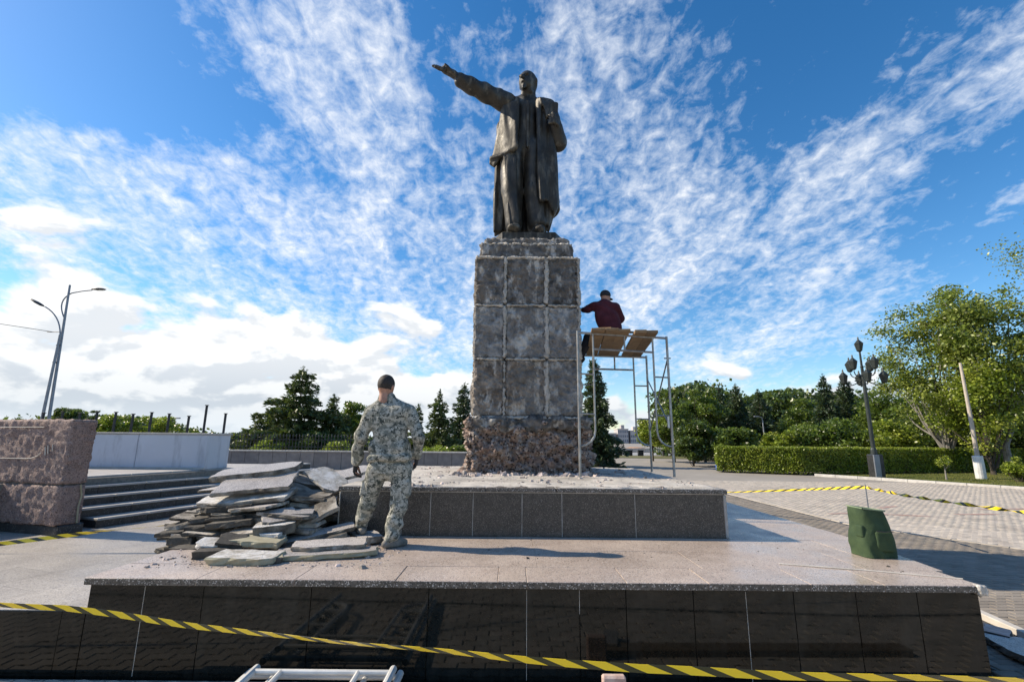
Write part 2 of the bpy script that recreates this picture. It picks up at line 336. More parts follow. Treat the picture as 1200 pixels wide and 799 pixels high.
def xf(V, loc=(0, 0, 0), rot=(0, 0, 0), piv=(0, 0, 0)):
    R = np.array(Matrix.Rotation(rot[2], 3, 'Z')@Matrix.Rotation(rot[1], 3, 'Y')@Matrix.Rotation(rot[0], 3, 'X')); piv = np.array(piv)
    return (np.asarray(V)-piv)@R.T+piv+np.array(loc)
def tube(pts, r, n=8, cap=True):
    pts = [Vector(p) for p in pts]; m = len(pts); rs = r if hasattr(r, '__len__') else [r]*m
    V = []; F = []; T = [(pts[min(i+1, m-1)]-pts[max(i-1, 0)]).normalized() for i in range(m)]
    up = Vector((0, 0, 1)) if abs(T[0].z) < .9 else Vector((0, 1, 0)); N = T[0].cross(up).normalized()
    for i in range(m):
        N = (N-T[i]*N.dot(T[i])).normalized(); B = T[i].cross(N)
        for k in range(n):
            a = 2*math.pi*k/n; V.append(pts[i]+(N*math.cos(a)+B*math.sin(a))*rs[i])
    for i in range(m-1):
        for k in range(n): F.append((i*n+k, i*n+(k+1) % n, (i+1)*n+(k+1) % n, (i+1)*n+k))
    if cap: F.append(tuple(range(n))[::-1]); F.append(tuple((m-1)*n+k for k in range(n)))
    return np.array([tuple(v) for v in V]), F
def arc(p0, p1, p2, n=8):      # quadratic curve
    p0, p1, p2 = map(Vector, (p0, p1, p2)); return [p0*(1-t)**2+p1*2*t*(1-t)+p2*t*t for t in [i/(n-1) for i in range(n)]]
def lathe(prof, c=(0, 0, 0), n=16):
    V = []; F = []
    for r, z in prof:
        for k in range(n): a = 2*math.pi*k/n; V.append((c[0]+r*math.cos(a), c[1]+r*math.sin(a), c[2]+z))
    for i in range(len(prof)-1):
        for k in range(n): F.append((i*n+k, i*n+(k+1) % n, (i+1)*n+(k+1) % n, (i+1)*n+k))
    F.append(tuple(range(n))[::-1]); F.append(tuple((len(prof)-1)*n+k for k in range(n)))
    return np.array(V), F
def prism(poly, z0, z1, b=.0):   # poly counter-clockwise; small top chamfer b
    n = len(poly); poly = [np.array(p[:2], float) for p in poly]; c = sum(poly)/n; V = [(*p, z0) for p in poly]; F = []
    V += [(*p, z1-b) for p in poly]
    ins = [p+(c-p)/max(1e-6, np.linalg.norm(c-p))*b*1.4 for p in poly]
    if b: V += [(*p, z1) for p in ins]
    L = 2 if b else 1
    for l in range(L):
        for i in range(n): F.append((l*n+i, l*n+(i+1) % n, (l+1)*n+(i+1) % n, (l+1)*n+i))
    F.append(tuple(L*n+i for i in range(n))); F.append(tuple(range(n))[::-1])
    return np.array(V), F
def clip(poly, half):            # convex clip by half planes (nx,ny,d): keep n.p<=d
    for nx, ny, d in half:
        out = []
        for i in range(len(poly)):
            a, c = poly[i], poly[(i+1) % len(poly)]; da = nx*a[0]+ny*a[1]-d; dc = nx*c[0]+ny*c[1]-d
            if da <= 0: out.append(a)
            if (da < 0) != (dc < 0) and da != dc: t = da/(da-dc); out.append((a[0]+(c[0]-a[0])*t, a[1]+(c[1]-a[1])*t))
        poly = out
        if len(poly) < 3: return []
    return poly
def rough_block(x0, x1, y0, y1, z0, z1, step, amp, fs=4., seed=0, oct=4, ridged=False):
    """box whose six sides are grids pushed in and out by noise"""
    bm = bmesh.new(); ns = [max(2, int(round(d/step))) for d in (x1-x0, y1-y0, z1-z0)]
    lo = np.array([x0, y0, z0]); hi = np.array([x1, y1, z1]); vid = {}; V = []; F = []
    def vv(i, j, k):
        if (i, j, k) not in vid: vid[i, j, k] = len(V); V.append(lo+(hi-lo)*np.array([i/ns[0], j/ns[1], k/ns[2]]))
        return vid[i, j, k]
    for a in range(3):
        o1, o2 = [(1, 2), (2, 0), (0, 1)][a]
        for s in (0, 1):
            for p_ in range(ns[o1]):
                for q_ in range(ns[o2]):
                    l = []
                    for dp, dq in ((0, 0), (1, 0), (1, 1), (0, 1)):
                        key = [0, 0, 0]; key[a] = ns[a]*s; key[o1] = p_+dp; key[o2] = q_+dq; l.append(vv(*key))
                    F.append(l if s else l[::-1])
    V = np.array(V); n = V-(lo+hi)/2; hw = (hi-lo)/2
    q = n/hw; nn = np.where(np.abs(q) > .999, np.sign(q), 0); ln = np.linalg.norm(nn, axis=1, keepdims=True); nn = nn/np.maximum(ln, 1e-6)
    d = fbm(V*fs+seed*7.7, oct, .62)
    if ridged: d = .45*d+.9*(.22-np.abs(fbm(V*fs*1.3+seed*3.1, oct, .6)))
    V = V+nn*(d[:, None]*amp)-nn*(ln > 1.1)*amp*.35
    return V, np.array(F)
# ------------------------------------------------------------------ SDF modelling (figures, cloth, bag)
class SDF:
    def __init__(s, lo, hi, vx): s.lo = np.array(lo, float); s.vx = vx; s.n = np.ceil((np.array(hi)-s.lo)/vx).astype(int)+1; s.D = np.full(s.n, .3, np.float32)
    def sub(s, lo, hi, pad):
        a = np.maximum(0, np.floor((np.array(lo)-pad-s.lo)/s.vx).astype(int)); c = np.minimum(s.n, np.ceil((np.array(hi)+pad-s.lo)/s.vx).astype(int)+1)
        if (c <= a).any(): return None, None
        ax = [s.lo[i]+s.vx*np.arange(a[i], c[i]) for i in range(3)]
        return tuple(slice(a[i], c[i]) for i in range(3)), np.stack(np.meshgrid(*ax, indexing='ij'), -1)
    def join(s, fn, lo, hi, k=.02, cut=False):
        sl, G = s.sub(lo, hi, k*1.5+3*s.vx)
        if sl is None: return
        d = fn(G); D = s.D[sl]
        if cut: d = -d; h = np.clip(.5-.5*(D-d)/k, 0, 1); s.D[sl] = D*(1-h)+d*h+k*h*(1-h)
        else: h = np.clip(.5+.5*(D-d)/k, 0, 1); s.D[sl] = D*(1-h)+d*h-k*h*(1-h)
    def cone(s, a, c, ra, rc, k=.02, sq=(1, 1, 1), cut=False):     # tapered limb; sq squashes the section per axis
        a = np.array(a, float); c = np.array(c, float); q = np.array(sq, float); r = max(ra, rc)
        def fn(G):
            A = a/q; B = c/q; g = G/q; ab = B-A; t = np.clip(((g-A)@ab)/max(1e-9, ab@ab), 0, 1)
            return (np.linalg.norm(g-A-t[..., None]*ab, axis=-1)-(ra+(rc-ra)*t))*q.min()
        s.join(fn, np.minimum(a, c)-r*q, np.maximum(a, c)+r*q, k, cut); return s
    def chain(s, pts, rs, k=.02, sq=(1, 1, 1)):
        for i in range(len(pts)-1): s.cone(pts[i], pts[i+1], rs[i], rs[i+1], k, sq)
        return s
    def ell(s, c, r, k=.02, rot=(0, 0, 0), cut=False):
        c = np.array(c, float); r = np.array(r, float); R = np.array(Matrix.Rotation(rot[2], 3, 'Z')@Matrix.Rotation(rot[1], 3, 'Y')@Matrix.Rotation(rot[0], 3, 'X'))
        def fn(G):
            g = (G-c)@R; k0 = np.linalg.norm(g/r, axis=-1); k1 = np.linalg.norm(g/r**2, axis=-1); return k0*(k0-1)/np.maximum(k1, 1e-6)
        m = r.max(); s.join(fn, c-m, c+m, k, cut); return s
    def box(s, c, h, r=.01, k=.02, rot=(0, 0, 0), cut=False):
        c = np.array(c, float); h = np.array(h, float); R = np.array(Matrix.Rotation(rot[2], 3, 'Z')@Matrix.Rotation(rot[1], 3, 'Y')@Matrix.Rotation(rot[0], 3, 'X'))
        def fn(G):
            q = np.abs((G-c)@R)-h+r; return np.linalg.norm(np.maximum(q, 0), axis=-1)+np.minimum(q.max(-1), 0)-r
        m = np.linalg.norm(h); s.join(fn, c-m, c+m, k, cut); return s
    def slab(s, poly, yc, ht, r=.01, k=.02, cut=False):          # outline in x,z; centre depth yc(x,z); half thickness ht
        poly = np.array(poly, float)
        def fn(G):
            x, z = G[..., 0], G[..., 2]; d = np.full(x.shape, 1e9); sg = np.ones(x.shape); n = len(poly)
            for i in range(n):
                j = i-1; e = poly[j]-poly[i]; wx = x-poly[i][0]; wz = z-poly[i][1]; t = np.clip((wx*e[0]+wz*e[1])/max(1e-9, e@e), 0, 1)
                d = np.minimum(d, (wx-e[0]*t)**2+(wz-e[1]*t)**2)
                c1 = z >= poly[i][1]; c2 = z < poly[j][1]; c3 = e[0]*wz > e[1]*wx
                sg = np.where((c1 & c2 & c3) | (~c1 & ~c2 & ~c3), -sg, sg)
            d2 = sg*np.sqrt(d)+r; dy = np.abs(G[..., 1]-yc(x, z))-ht+r
            return np.minimum(np.maximum(d2, dy), 0)+np.sqrt(np.maximum(d2, 0)**2+np.maximum(dy, 0)**2)-r
        lo = [poly[:, 0].min(), 0, poly[:, 1].min()]; hi = [poly[:, 0].max(), 0, poly[:, 1].max()]
        ys = [yc(np.array(a[0]), np.array(a[1])) for a in poly]; lo[1] = float(min(ys))-ht-.05; hi[1] = float(max(ys))+ht+.05
        s.join(fn, lo, hi, k, cut); return s
    def folds(s, fn, near=.08):
        sl, G = s.sub(s.lo, s.lo+s.vx*s.n, 0); m = np.abs(s.D) < near; s.D[m] += fn(G[m]); return s
    def build(s, name, m, parent=None, loc=None, level=0.):
        g = vdb.FloatGrid(); g.background = .3; g.copyFromArray(s.D.astype(np.float32)); p_, q = g.convertToQuads(level)
        V = s.lo+np.asarray(p_, float)*s.vx
        # one smoothing pass against voxel stepping
        q = np.asarray(q); acc = np.zeros_like(V); cnt = np.zeros(len(V))
        for i in range(4):
            for j in ((i+1) % 4, (i+3) % 4): np.add.at(acc, q[:, i], V[q[:, j]]); np.add.at(cnt, q[:, i], 1)
        V = V*.5+.5*acc/np.maximum(cnt, 1)[:, None]
        o = part(name, V, q[:, ::-1].copy(), m, parent, True, loc)
        bm = bmesh.new(); bm.from_mesh(o.data); bmesh.ops.recalc_face_normals(bm, faces=bm.faces); bm.to_mesh(o.data); bm.free()
        return o

# ================================================================== THE SETTING
GZ, TZ, LZ = -.73, -.26, .44          # square level, left terrace, landing above the steps
PX0, PX1, PY0, PY1 = -3.43, 4.12, 4.22, 10.6
def sheet(name, poly, z, m, th=.3, kind='structure'):
    V, F = prism(poly, z-th, z); o = part(name, V, F, m); o['kind'] = kind; return o
V, F = prism([(-900, -60), (900, -60), (900, 1500), (-900, 1500)], GZ-1, GZ-.035)
ground = struct(part('ground', V, F, 'ground'))
# pavers of the brown path and of the pale square to the right
sd = .205; sw = .105
def paver_geo(z, wx, wy, h=.03, ch=.004):
    V, F = prism([(-wx/2, -wy/2), (wx/2, -wy/2), (wx/2, wy/2), (-wx/2, wy/2)], z-h, z, ch)
    return np.array(V), F[:-1]
def lay_pavers(name, m, region, cells, parent_name, key, nparts):
    base = struct(part(parent_name, *prism(region, GZ-.034, GZ-.012), 'joint_sand'))
    cells = sorted(cells, key=key)
    PV, PF = paver_geo(0, .196, .096); me = mesh('paver', PV, PF, m)
    for (x, y) in cells[:nparts]:
        o = bpy.data.objects.new('paver', me); C.objects.link(o); o.parent = base
        o.location = Vector((x, y, GZ+random.uniform(-.002, .0025)))-base.location; o.rotation_euler = (random.uniform(-.008, .008), random.uniform(-.008, .008), random.uniform(-.01, .01))
    rest = np.array(cells[nparts:]); k = len(PV)
    if len(rest):
        zz_ = rng.uniform(-.002, .0025, len(rest)); off = np.column_stack([rest, zz_+GZ])
        V = (PV[None]+off[:, None, :]).reshape(-1, 3); F4 = np.array([f for f in PF])
        F = (F4[None]+(np.arange(len(rest))*k)[:, None, None]).reshape(-1, 4)
        o = part('pavers_beyond', V, F, m, base); o['kind'] = 'stuff'
    return base
def bound(y): return 7.9+max(0, 11.5-y)*.60-max(0, y-16)*.02 if y < 11.5 else 7.9      # edge between brown path and pale square
brown = []; pale = []
for j in range(int((24-4.0)/sw)):
    y = 4.0+j*sw
    for i in range(int((23-4.2)/sd)+2):
        x = 4.15+i*sd+(sd/2 if j % 2 else 0)
        if x < bound(y)-.1: brown.append((x, y))
        elif x > bound(y)+.12 and (y > x*.62 or True) and x < 22: pale.append((x, y))
pale = [p for p in pale if p[0] < p[1]*1.2+1.5]
vis = lambda p: math.hypot(p[0], p[1])+(60 if (p[0] > p[1]*1.13) or (p[0] < 5.0-.15*(p[1]-4.5) and p[1] < 6) else 0)
lay_pavers('brown', 'brown_paver', [(4.13, 4.0), (10.2, 4.0), (11.5, 6.0), (7.9, 11.5), (7.9, 24), (4.13, 24)], [c for c in brown if c[0] < 12], 'brown_path', vis, 300)
lay_pavers('pale', 'light_paver', [(12.0, 5.5), (22.0, 17), (22.0, 24), (8.02, 24), (8.02, 11.6)], pale, 'pale_square', vis, 300)
# white line stone between the two pavings, and worn red paint on the pale paving
for (a, c) in [((7.96, 24.0), (7.96, 11.55)), ((7.96, 11.5), (11.4, 5.8))]:
    a = Vector((*a, 0)); c = Vector((*c, 0)); L = (c-a).length; n = int(L/.8); d = (c-a)/n; ang = math.atan2(d.y, d.x)
    for i in range(0, n):
        mid = a+d*(i+.5); V, F = bbox(-L/n/2+.006, L/n/2-.006, -.05, .05, -.05, .004, .004)
        o = part('edging_stone', xf(V, (mid.x, mid.y, GZ), (0, 0, ang)), F, 'light_paver', None); o['kind'] = 'structure'
# front pavers with wavy outlines, mirrored in the black wall
wv = []
for a, c_, s in ((0, 1, 0), (1, 2, 0)): pass
def wavy(wx, wy, n=5):
    p = []
    for i in range(n): t = i/(n-1); p.append((-wx/2+wx*t, -wy/2+.014*math.sin(t*2*math.pi)))
    for i in range(n): t = i/(n-1); p.append((wx/2-wx*t, wy/2-.014*math.sin(t*2*math.pi)*1))
    return [(x, y) for x, y in p]
WV, WF = prism(wavy(.222, .108), -.03, 0, .004); WF = WF[:-1]
front = struct(part('front_paving', *prism([(-9, -3), (9, -3), (9, 4.19), (-9, 4.19)], GZ-.034, GZ-.012), 'joint_sand'))
fp = []
for j in range(62):
    for i in range(52):
        x = -5.6+i*.235+(.1175 if j % 2 else 0); y = 4.10-j*.115
        fp.append((x, y, GZ+random.uniform(-.002, .002)+(.004 if random.random() < .1 else 0)))
fp.sort(key=lambda p: abs(p[0]+3.2)*.6+abs(p[1]-4.1)); me = mesh('wavy_paver', WV, WF, 'light_paver')
for p in fp[:90]:
    o = bpy.data.objects.new('paver', me); C.objects.link(o); o.parent = front; o.location = Vector(p)-front.location
mb = MB()
for p in fp[90:]: mb.add(WV+np.array(p), WF)
o = mb.obj('pavers_beyond', 'light_paver', front); o['kind'] = 'stuff'
# lawn with kerb on the right
LA = [(19.3, 25.6), (22.0, 20.6), (34, 14), (60, 20), (60, 33.0), (36, 33.6), (17.5, 28.3)]
lawn = sheet('lawn', LA, GZ+.02, 'lawn', .05)
pts = [Vector((17.5, 28.3, 0)), Vector((19.3, 25.6, 0)), Vector((22.0, 20.6, 0)), Vector((34, 14, 0))]
kerb = struct(link('lawn_kerb', None, None, (20, 25, GZ)))
for a, c in zip(pts, pts[1:]):
    n = max(1, int((c-a).length/1.0)); d = (c-a)/n; ang = math.atan2(d.y, d.x)
    for i in range(n):
        mid = a+d*(i+.5); V, F = bbox(-d.length/2+.006, d.length/2-.006, -.08, .08, -.2, .10, .012); part('kerb_stone', xf(V, (mid.x, mid.y, GZ), (0, 0, ang)), F, 'kerb', kerb)
def in_poly(x, y, poly):
    r = False; n = len(poly)
    for i in range(n):
        (x1, y1), (x2, y2) = poly[i], poly[i-1]
        if (y1 > y) != (y2 > y) and x < (x2-x1)*(y-y1)/(y2-y1)+x1: r = not r
    return r
def leafquads(Cn, size, asp=.5, flat=0.):
    n = len(Cn); d = rng.normal(size=(n, 3)); d[:, 2] *= (1-flat); d /= np.linalg.norm(d, axis=1, keepdims=True)
    e = rng.normal(size=(n, 3)); e -= d*(d*e).sum(1, keepdims=True); e /= np.linalg.norm(e, axis=1, keepdims=True)
    s = (size*rng.uniform(.6, 1.3, n))[:, None] if not hasattr(size, '__len__') else size[:, None]
    V = np.stack([Cn-d*s, Cn+e*s*asp, Cn+d*s, Cn-e*s*asp], 1).reshape(-1, 3); return V, np.arange(4*n).reshape(-1, 4)
g = np.column_stack([rng.uniform(18, 40, 90000), rng.uniform(15, 33, 90000)]); g = np.array([p for p in g if in_poly(p[0], p[1], LA)])
n = len(g); h = rng.uniform(.03, .075, n); a = rng.uniform(0, 6.28, n); lx = np.cos(a)*.012; ly = np.sin(a)*.012; tx = rng.normal(0, .02, n); ty = rng.normal(0, .02, n); z0 = np.full(n, GZ+.02)
V = np.stack([np.column_stack([g[:, 0]-lx, g[:, 1]-ly, z0]), np.column_stack([g[:, 0]+lx, g[:, 1]+ly, z0]), np.column_stack([g[:, 0]+tx, g[:, 1]+ty, z0+h])], 1).reshape(-1, 3)
tag(part('grass', V, np.arange(3*n).reshape(-1, 3), 'grass'), 'short sunlit grass on the lawn behind the pale kerb', 'grass', None, 'stuff')

# ---- left terrace of pale granite slabs, on the level of which the steps stand
TX1 = PX0-.012
terr_poly = [(-16, 4.225), (TX1, 4.225), (TX1, PY1+.1), (.1, PY1+.1), (.1, 25), (-16, 25)]
V, F = prism(terr_poly, GZ-.3, TZ-.035); terrace = struct(part('left_terrace', V, F, 'low_wall'))
dv = Vector((.33, .944)); nv = Vector((.944, -.33)); sl_n = 0; small = MB()
for i in range(-16, 26):
    for j in range(-6, 46):
        ox = dv*(j*.9+(.45 if i % 2 else 0))+nv*(i*.6)+Vector((-7, 4.2)); e = .0012
        q = [ox+nv*e+dv*e, ox+nv*(.6-e)+dv*e, ox+nv*(.6-e)+dv*(.9-e), ox+nv*e+dv*(.9-e)]
        for box in ([(0, -1, -4.23), (1, 0, TX1-.004), (-1, 0, 16), (0, 1, PY1+.09)], [(0, -1, -(PY1+.1)), (1, 0, .09), (-1, 0, 16), (0, 1, 25)]):
            poly = clip([(p.x, p.y) for p in q], box)
            if len(poly) < 3: continue
            A = .5*sum(poly[k][0]*poly[(k+1) % len(poly)][1]-poly[(k+1) % len(poly)][0]*poly[k][1] for k in range(len(poly)))
            if A < .01: continue
            cx = sum(p[0] for p in poly)/len(poly); cy = sum(p[1] for p in poly)/len(poly); z = TZ+random.uniform(-.0015, .0015)
            V, F = prism(poly, TZ-.034, TZ)
            if cx > -9 and cy < 12 and cx > -cy*1.15: part('slab', V, F, 'terrace_slab', terrace)
            elif cy >= 12 or cx > -cy*1.2-1: small.add(V, F)
o = small.obj('slabs_beyond', 'terrace_slab', terrace); o['kind'] = 'stuff'
# black granite facing of the terrace front
mb = MB(); xs = [-12.4, -11.5, -10.6, -9.7, -8.8, -7.9, -7.0, -6.1, -5.2, -4.35, -3.62, PX0]
for a, c in zip(xs, xs[1:]): part('facing_panel', *bbox(a+.002, c-.002, PY0-.002, PY0+.05, GZ-.05, TZ-.004, .002), 'black_granite', terrace)

# ---- steps and landing on the left
steps = thing('granite_steps', 'dark granite steps with pale treads rising behind the red granite block', 'steps', (-6.5, 8, TZ))
land = struct(part('upper_landing', *prism([(-22, 6.4), (-7.9, 6.4), (-7.5, 7.6), (-5.65, 12.9), (-22, 12.9)], TZ, LZ-.03), 'joint_sand'))
o0 = Vector((-6.42, 7.55))
for k in range(5):
    q0 = o0-nv*(.29*k); q0 = q0+dv*((7.72-q0.y)/dv.y); L = 6.2; zt = TZ+.14*(k+1); nseg = 8
    for s in range(nseg):
        a = q0+dv*(L*s/nseg+.004); c = q0+dv*(L*(s+1)/nseg-.004)
        w0 = nv*(.0); w1 = -nv*.6
        part('riser', *prism([tuple(a+w1), tuple(a+w0), tuple(c+w0), tuple(c+w1)][::1], zt-.14, zt-.03), 'step_dark', steps)
        t0 = nv*.02
        part('tread', *prism([tuple(a+w1), tuple(a+t0), tuple(c+t0), tuple(c+w1)], zt-.0295, zt, .004), 'step_light' if k < 5 else 'terrace_slab', steps)
lm = MB()
for i in range(14):
    for j in range(18):
        x = -21.5+i*1.2; y = 6.6+j*.85; q = clip([(x+.005, y+.005), (x+1.195, y+.005), (x+1.195, y+.845), (x+.005, y+.845)], [(nv.x, nv.y, (o0-nv*(.29*4+.62)).dot(nv)), (0, 1, 12.88)])
        if len(q) > 2: lm.add(*prism(q, LZ-.029, LZ, .003))
o = lm.obj('landing_slabs', 'step_light', land); o['kind'] = 'stuff'

# ---- red granite block at the foot of the steps
blk = thing('granite_block', 'rough red granite parapet block with a cracked lower course, left edge', 'parapet', (-7.3, 7.2, TZ))
Rz = math.radians(-15)
def blkrot(V): return xf(V, (0, 0, 0), (0, 0, Rz), (-6.42, 7.08, 0))
part('base_course', blkrot(bbox(-11.5, -6.40, 7.12, 7.46, TZ-.005, TZ+.13, .01)[0]), bbox(-11.5, -6.4, 7.12, 7.46, TZ-.005, TZ+.13, .01)[1], 'step_dark', blk)
for (xa, xb, za, zb) in [(-11.5, -9.6, TZ+.13, .42), (-9.59, -6.42, TZ+.13, .42), (-11.5, -8.9, .435, 1.355), (-8.89, -6.42, .435, 1.355)]:
    V, F = rough_block(xa, xb, 7.08, 7.42, za, zb, .03, .03, 18, 3, 4)
    part('granite_course', blkrot(V), F, 'red_granite', blk, True)
V, F = bbox(-11.5, -6.44, 7.10, 7.40, .40, .45, .002); part('mortar_joint', blkrot(V), F, 'step_dark', blk)
for pts in ([(-8.6, 1.24), (-6.98, 1.245)], [(-8.6, .77), (-7.12, .79), (-6.99, .83), (-6.93, .88)], [(-6.84, .84), (-6.87, .96)], [(-6.79, .86), (-6.82, .98)], [(-6.71, .90), (-6.73, 1.0)]):
    V, F = tube([(x, 7.068, z) for x, z in pts], .0065, 6); part('carved_stroke', blkrot(V), F, 'pale_stone', blk)
V, F = tube([(-6.405, 7.36, TZ+.14), (-6.40, 7.34, .1), (-6.405, 7.36, .26), (-6.40, 7.32, .42)], .012, 6); part('crack_filler', blkrot(V), F, 'slab_ochre', blk)

# ---- rendered grey wall on the landing with its coping and the iron posts behind
gw = thing('grey_wall', 'pale blue-grey rendered wall standing on the landing above the steps', 'wall', (-8, 10.6, LZ))
part('wall_panel', *bbox(-8.05, -6.55, 10.5, 11.35, LZ, 1.17, .012), 'grey_wall', gw)
part('wall_panel', *bbox(-10.1, -8.06, 10.503, 11.35, LZ, 1.167, .012), 'grey_wall', gw)
part('wall_panel', *bbox(-16, -10.11, 10.5, 11.35, LZ, 1.17, .012), 'grey_wall', gw)
part('coping', *bbox(-16.02, -6.52, 10.47, 11.38, 1.171, 1.205, .006), 'pale_stone', gw)
part('skirting', *bbox(-16, -6.53, 10.465, 10.499, LZ, LZ+.045, .004), 'pale_stone', gw)
for i in range(11):
    u = 262-i*21.5+random.uniform(-2, 2); p = P(u, 500, 14.); h = 1.72+random.uniform(-.03, .08)+(.22 if i == 1 else 0)
    V, F = bbox(p.x-.025, p.x+.025, 13.98, 14.03, LZ, h, .004); b2, f2 = bbox(p.x-.04, p.x+.04, 13.965, 14.045, h, h+.02, .003)
    t = thing('iron_post', 'iron post behind the grey wall, %s from the right' % ('first second third fourth fifth sixth seventh eighth ninth tenth eleventh'.split()[i]), 'post', (p.x, 14., LZ), 'iron posts behind the grey wall')
    if i == 1: t['label'] = 'tallest of the iron posts behind the grey wall'
    part('shaft', V, F, 'iron', t); part('cap', b2, f2, 'iron', t)

# ---- low stone wall with picket fence behind the steps
lw = thing('low_wall', 'low brown stone wall carrying the picket fence behind the slab pile', 'wall', (-8, 21.9, TZ))
for i in range(26):
    a = -13.2+i*.62; part('wall_stone', *bbox(a+.006, a+.614, 22., 22.35, TZ-.02, .50, .008), 'low_wall', lw)
    if i % 2 == 0: part('coping', *bbox(a+.003, a+1.237, 21.95, 22.4, .501, .56, .008), 'pale_stone', lw)
part('end_pillar', *bbox(-13.75, -13.21, 21.93, 22.45, TZ-.02, .58, .015), 'pale_stone', lw)
fen = thing('picket_fence', 'dark iron picket fence with pointed bars on the low brown wall', 'fence', (-8, 22.2, .56))
part('rail', *bbox(-13., -6.2, 22.165, 22.195, .70, .73, .003), 'iron', fen); part('rail', *bbox(-13., -6.2, 22.165, 22.195, 1.02, 1.05, .003), 'iron', fen)
for i in range(46):
    x = -12.9+i*.147; V1, F1 = tube([(x, 22.18, .56), (x, 22.18, 1.16), (x, 22.18, 1.19), (x, 22.18, 1.30)], [.014, .014, .034, .002], 5); part('picket', V1, F1, 'iron', fen)
# low kerb wall further right, seen between the man and the pedestal
lw2 = thing('garden_kerb', 'low pale kerb wall in front of the pines left of the pedestal', 'kerb', (-2, 30, GZ))
for i in range(9): part('kerb_stone', *bbox(-8+i*1.1, -8+i*1.1+1.09, 29.8, 30.1, GZ-.05, -.02, .01), 'pale_stone', lw2)

# ================================================================== MONUMENT
plat = thing('stone_platform', 'wide low platform of beige granite slabs with a polished black front', 'platform', (.35, 4.22, GZ))
core = prism([(PX0+.03, PY0+.055), (3.78, PY0+.055), (PX1-.04, 6.2), (PX1-.04, PY1-.05), (PX0+.03, PY1-.05)], GZ-.02, -.056)
part('core', *core, 'concrete', plat)
xs = [PX0, -2.98, -2.5, -1.62, -.66, .14, .57, .95, 1.5, 1.93, 2.32, 2.83, 3.33, 3.835]
for a, c in zip(xs, xs[1:]): part('facing_panel', *bbox(a+.0025, c-.0025, PY0+.001, PY0+.05, GZ-.05, -.060, .002), 'black_granite', plat)
for i, x in enumerate(xs[1:-1]):
    if i in (4, 8, 0, 5): part('joint_mortar', *bbox(x-.002, x+.002, PY0-.0005, PY0+.03, GZ if i != 5 else -.25, -.07, .001), 'mortar', plat)
for (a, c) in [((3.82, PY0+.05), (PX1-.0, 6.2)), ((PX1, 6.2), (PX1, PY1))]:      # right side facing
    a = Vector((*a, 0)); c = Vector((*c, 0)); n = max(2, int((c-a).length/.85)); d = (c-a)/n
    for i in range(n):
        p, q = a+d*(i+.003), a+d*(i+.997); nn_ = Vector((-d.y, d.x, 0)).normalized()*.04
        part('facing_panel', *prism([(p.x, p.y), (q.x, q.y), (q.x+nn_.x, q.y+nn_.y), (p.x+nn_.x, p.y+nn_.y)], GZ-.02, -.06), 'black_granite', plat)
for i in range(7): part('facing_panel', *bbox(PX0-.008, PX0+.028, PY0+.052+i*.9, PY0+.95+i*.9-.003, TZ, -.06, .002), 'step_dark', plat)
# front coping stones, edge strip and top slabs
cx_ = [PX0-.03, -2.55, -1.75, -.93, -.1, .14, .95, 1.62, 2.45, 3.05, 3.86]
for i, (a, c) in enumerate(zip(cx_, cx_[1:])):
    dz = random.uniform(-.002, .002)
    part('coping_slab', *bbox(a+.0014, c-.0014, PY0-.035, PY0+.42, -.055+dz, dz, .004), 'beige_granite', plat)
    part('coping_edge', *bbox(a+.004, c-.004, PY0-.0385, PY0-.0352, -.053+dz, dz-.006, .001), 'coping_edge', plat)
prng = random.Random(4); y = PY0+.423
while y < PY1-.1:
    y2 = min(y+.66, PY1); x = PX0-.02
    while x < PX1:
        x2 = min(x+prng.choice([1.5, 1.8, 2.2]), PX1+.02)
        if PX1-x2 < .35: x2 = PX1+.02
        poly = clip([(x+.0012, y+.0012), (x2-.0012, y+.0012), (x2-.0012, y2-.0012), (x+.0012, y2-.0012)], [((6.2-PY0), -(PX1-3.84), (6.2-PY0)*3.87-(PX1-3.84)*PY0)])
        if len(poly) > 2 and not (x > -1.9 and x2 < 2.4 and y > 6.1 and y2 < 10.5): part('top_slab', *prism(poly, -.054, prng.uniform(-.0015, .0015), .0012), 'beige_granite', plat)
        x = x2
    y = y2
part('chipped_corner', *rough_block(3.80, 3.875, PY0-.05, PY0+.05, -.075, .004, .012, .02, 30, 5), 'slab_white', plat, True)
part('lifted_edge_strip', *tube([(2.55, 4.83, .004), (3.2, 4.62, .006), (3.86, 4.37, .004)], .008, 5), 'pale_stone', plat)

plin = thing('granite_plinth', 'dark speckled granite plinth below the pedestal, topped with rubble dust', 'plinth', (.27, 6.0, 0))
QX0, QX1, QY0, QY1, QT = -2.06, 2.60, 6.0, 10.45, .56
part('core', *bbox(QX0+.03, QX1-.03, QY0+.04, QY1-.03, -.04, QT-.05, .002), 'concrete', plin)
xs = [QX0, -1.3, -.96, -.45, .14, .62, 1.28+.02, 2.57]; xs[-2] = 1.5
for i, (a, c) in enumerate(zip(xs, xs[1:])): part('facing_panel', *bbox(a+.004, c-.004, QY0, QY0+.038, .003, QT-.062, .003), 'dark_granite', plin)
for i, x in enumerate(xs[1:-1]): part('joint_mortar', *bbox(x-.0038, x+.0038, QY0+.001, QY0+.03, .004, QT-.066, .001), 'mortar', plin)
part('joint_mortar', *bbox(QX0+.01, QX1-.03, QY0-.002, QY0+.04, QT-.0615, QT-.0505, .002), 'mortar', plin)
for s, x in ((0, QX0), (1, QX1)):
    for i in range(5):
        V, F = bbox(x if s == 0 else x-.028, x+.028 if s == 0 else x, QY0+.04+i*.87, QY0+.04+i*.87+.866, .003, QT-.055, .003); part('facing_panel', V, F, 'dark_granite', plin)
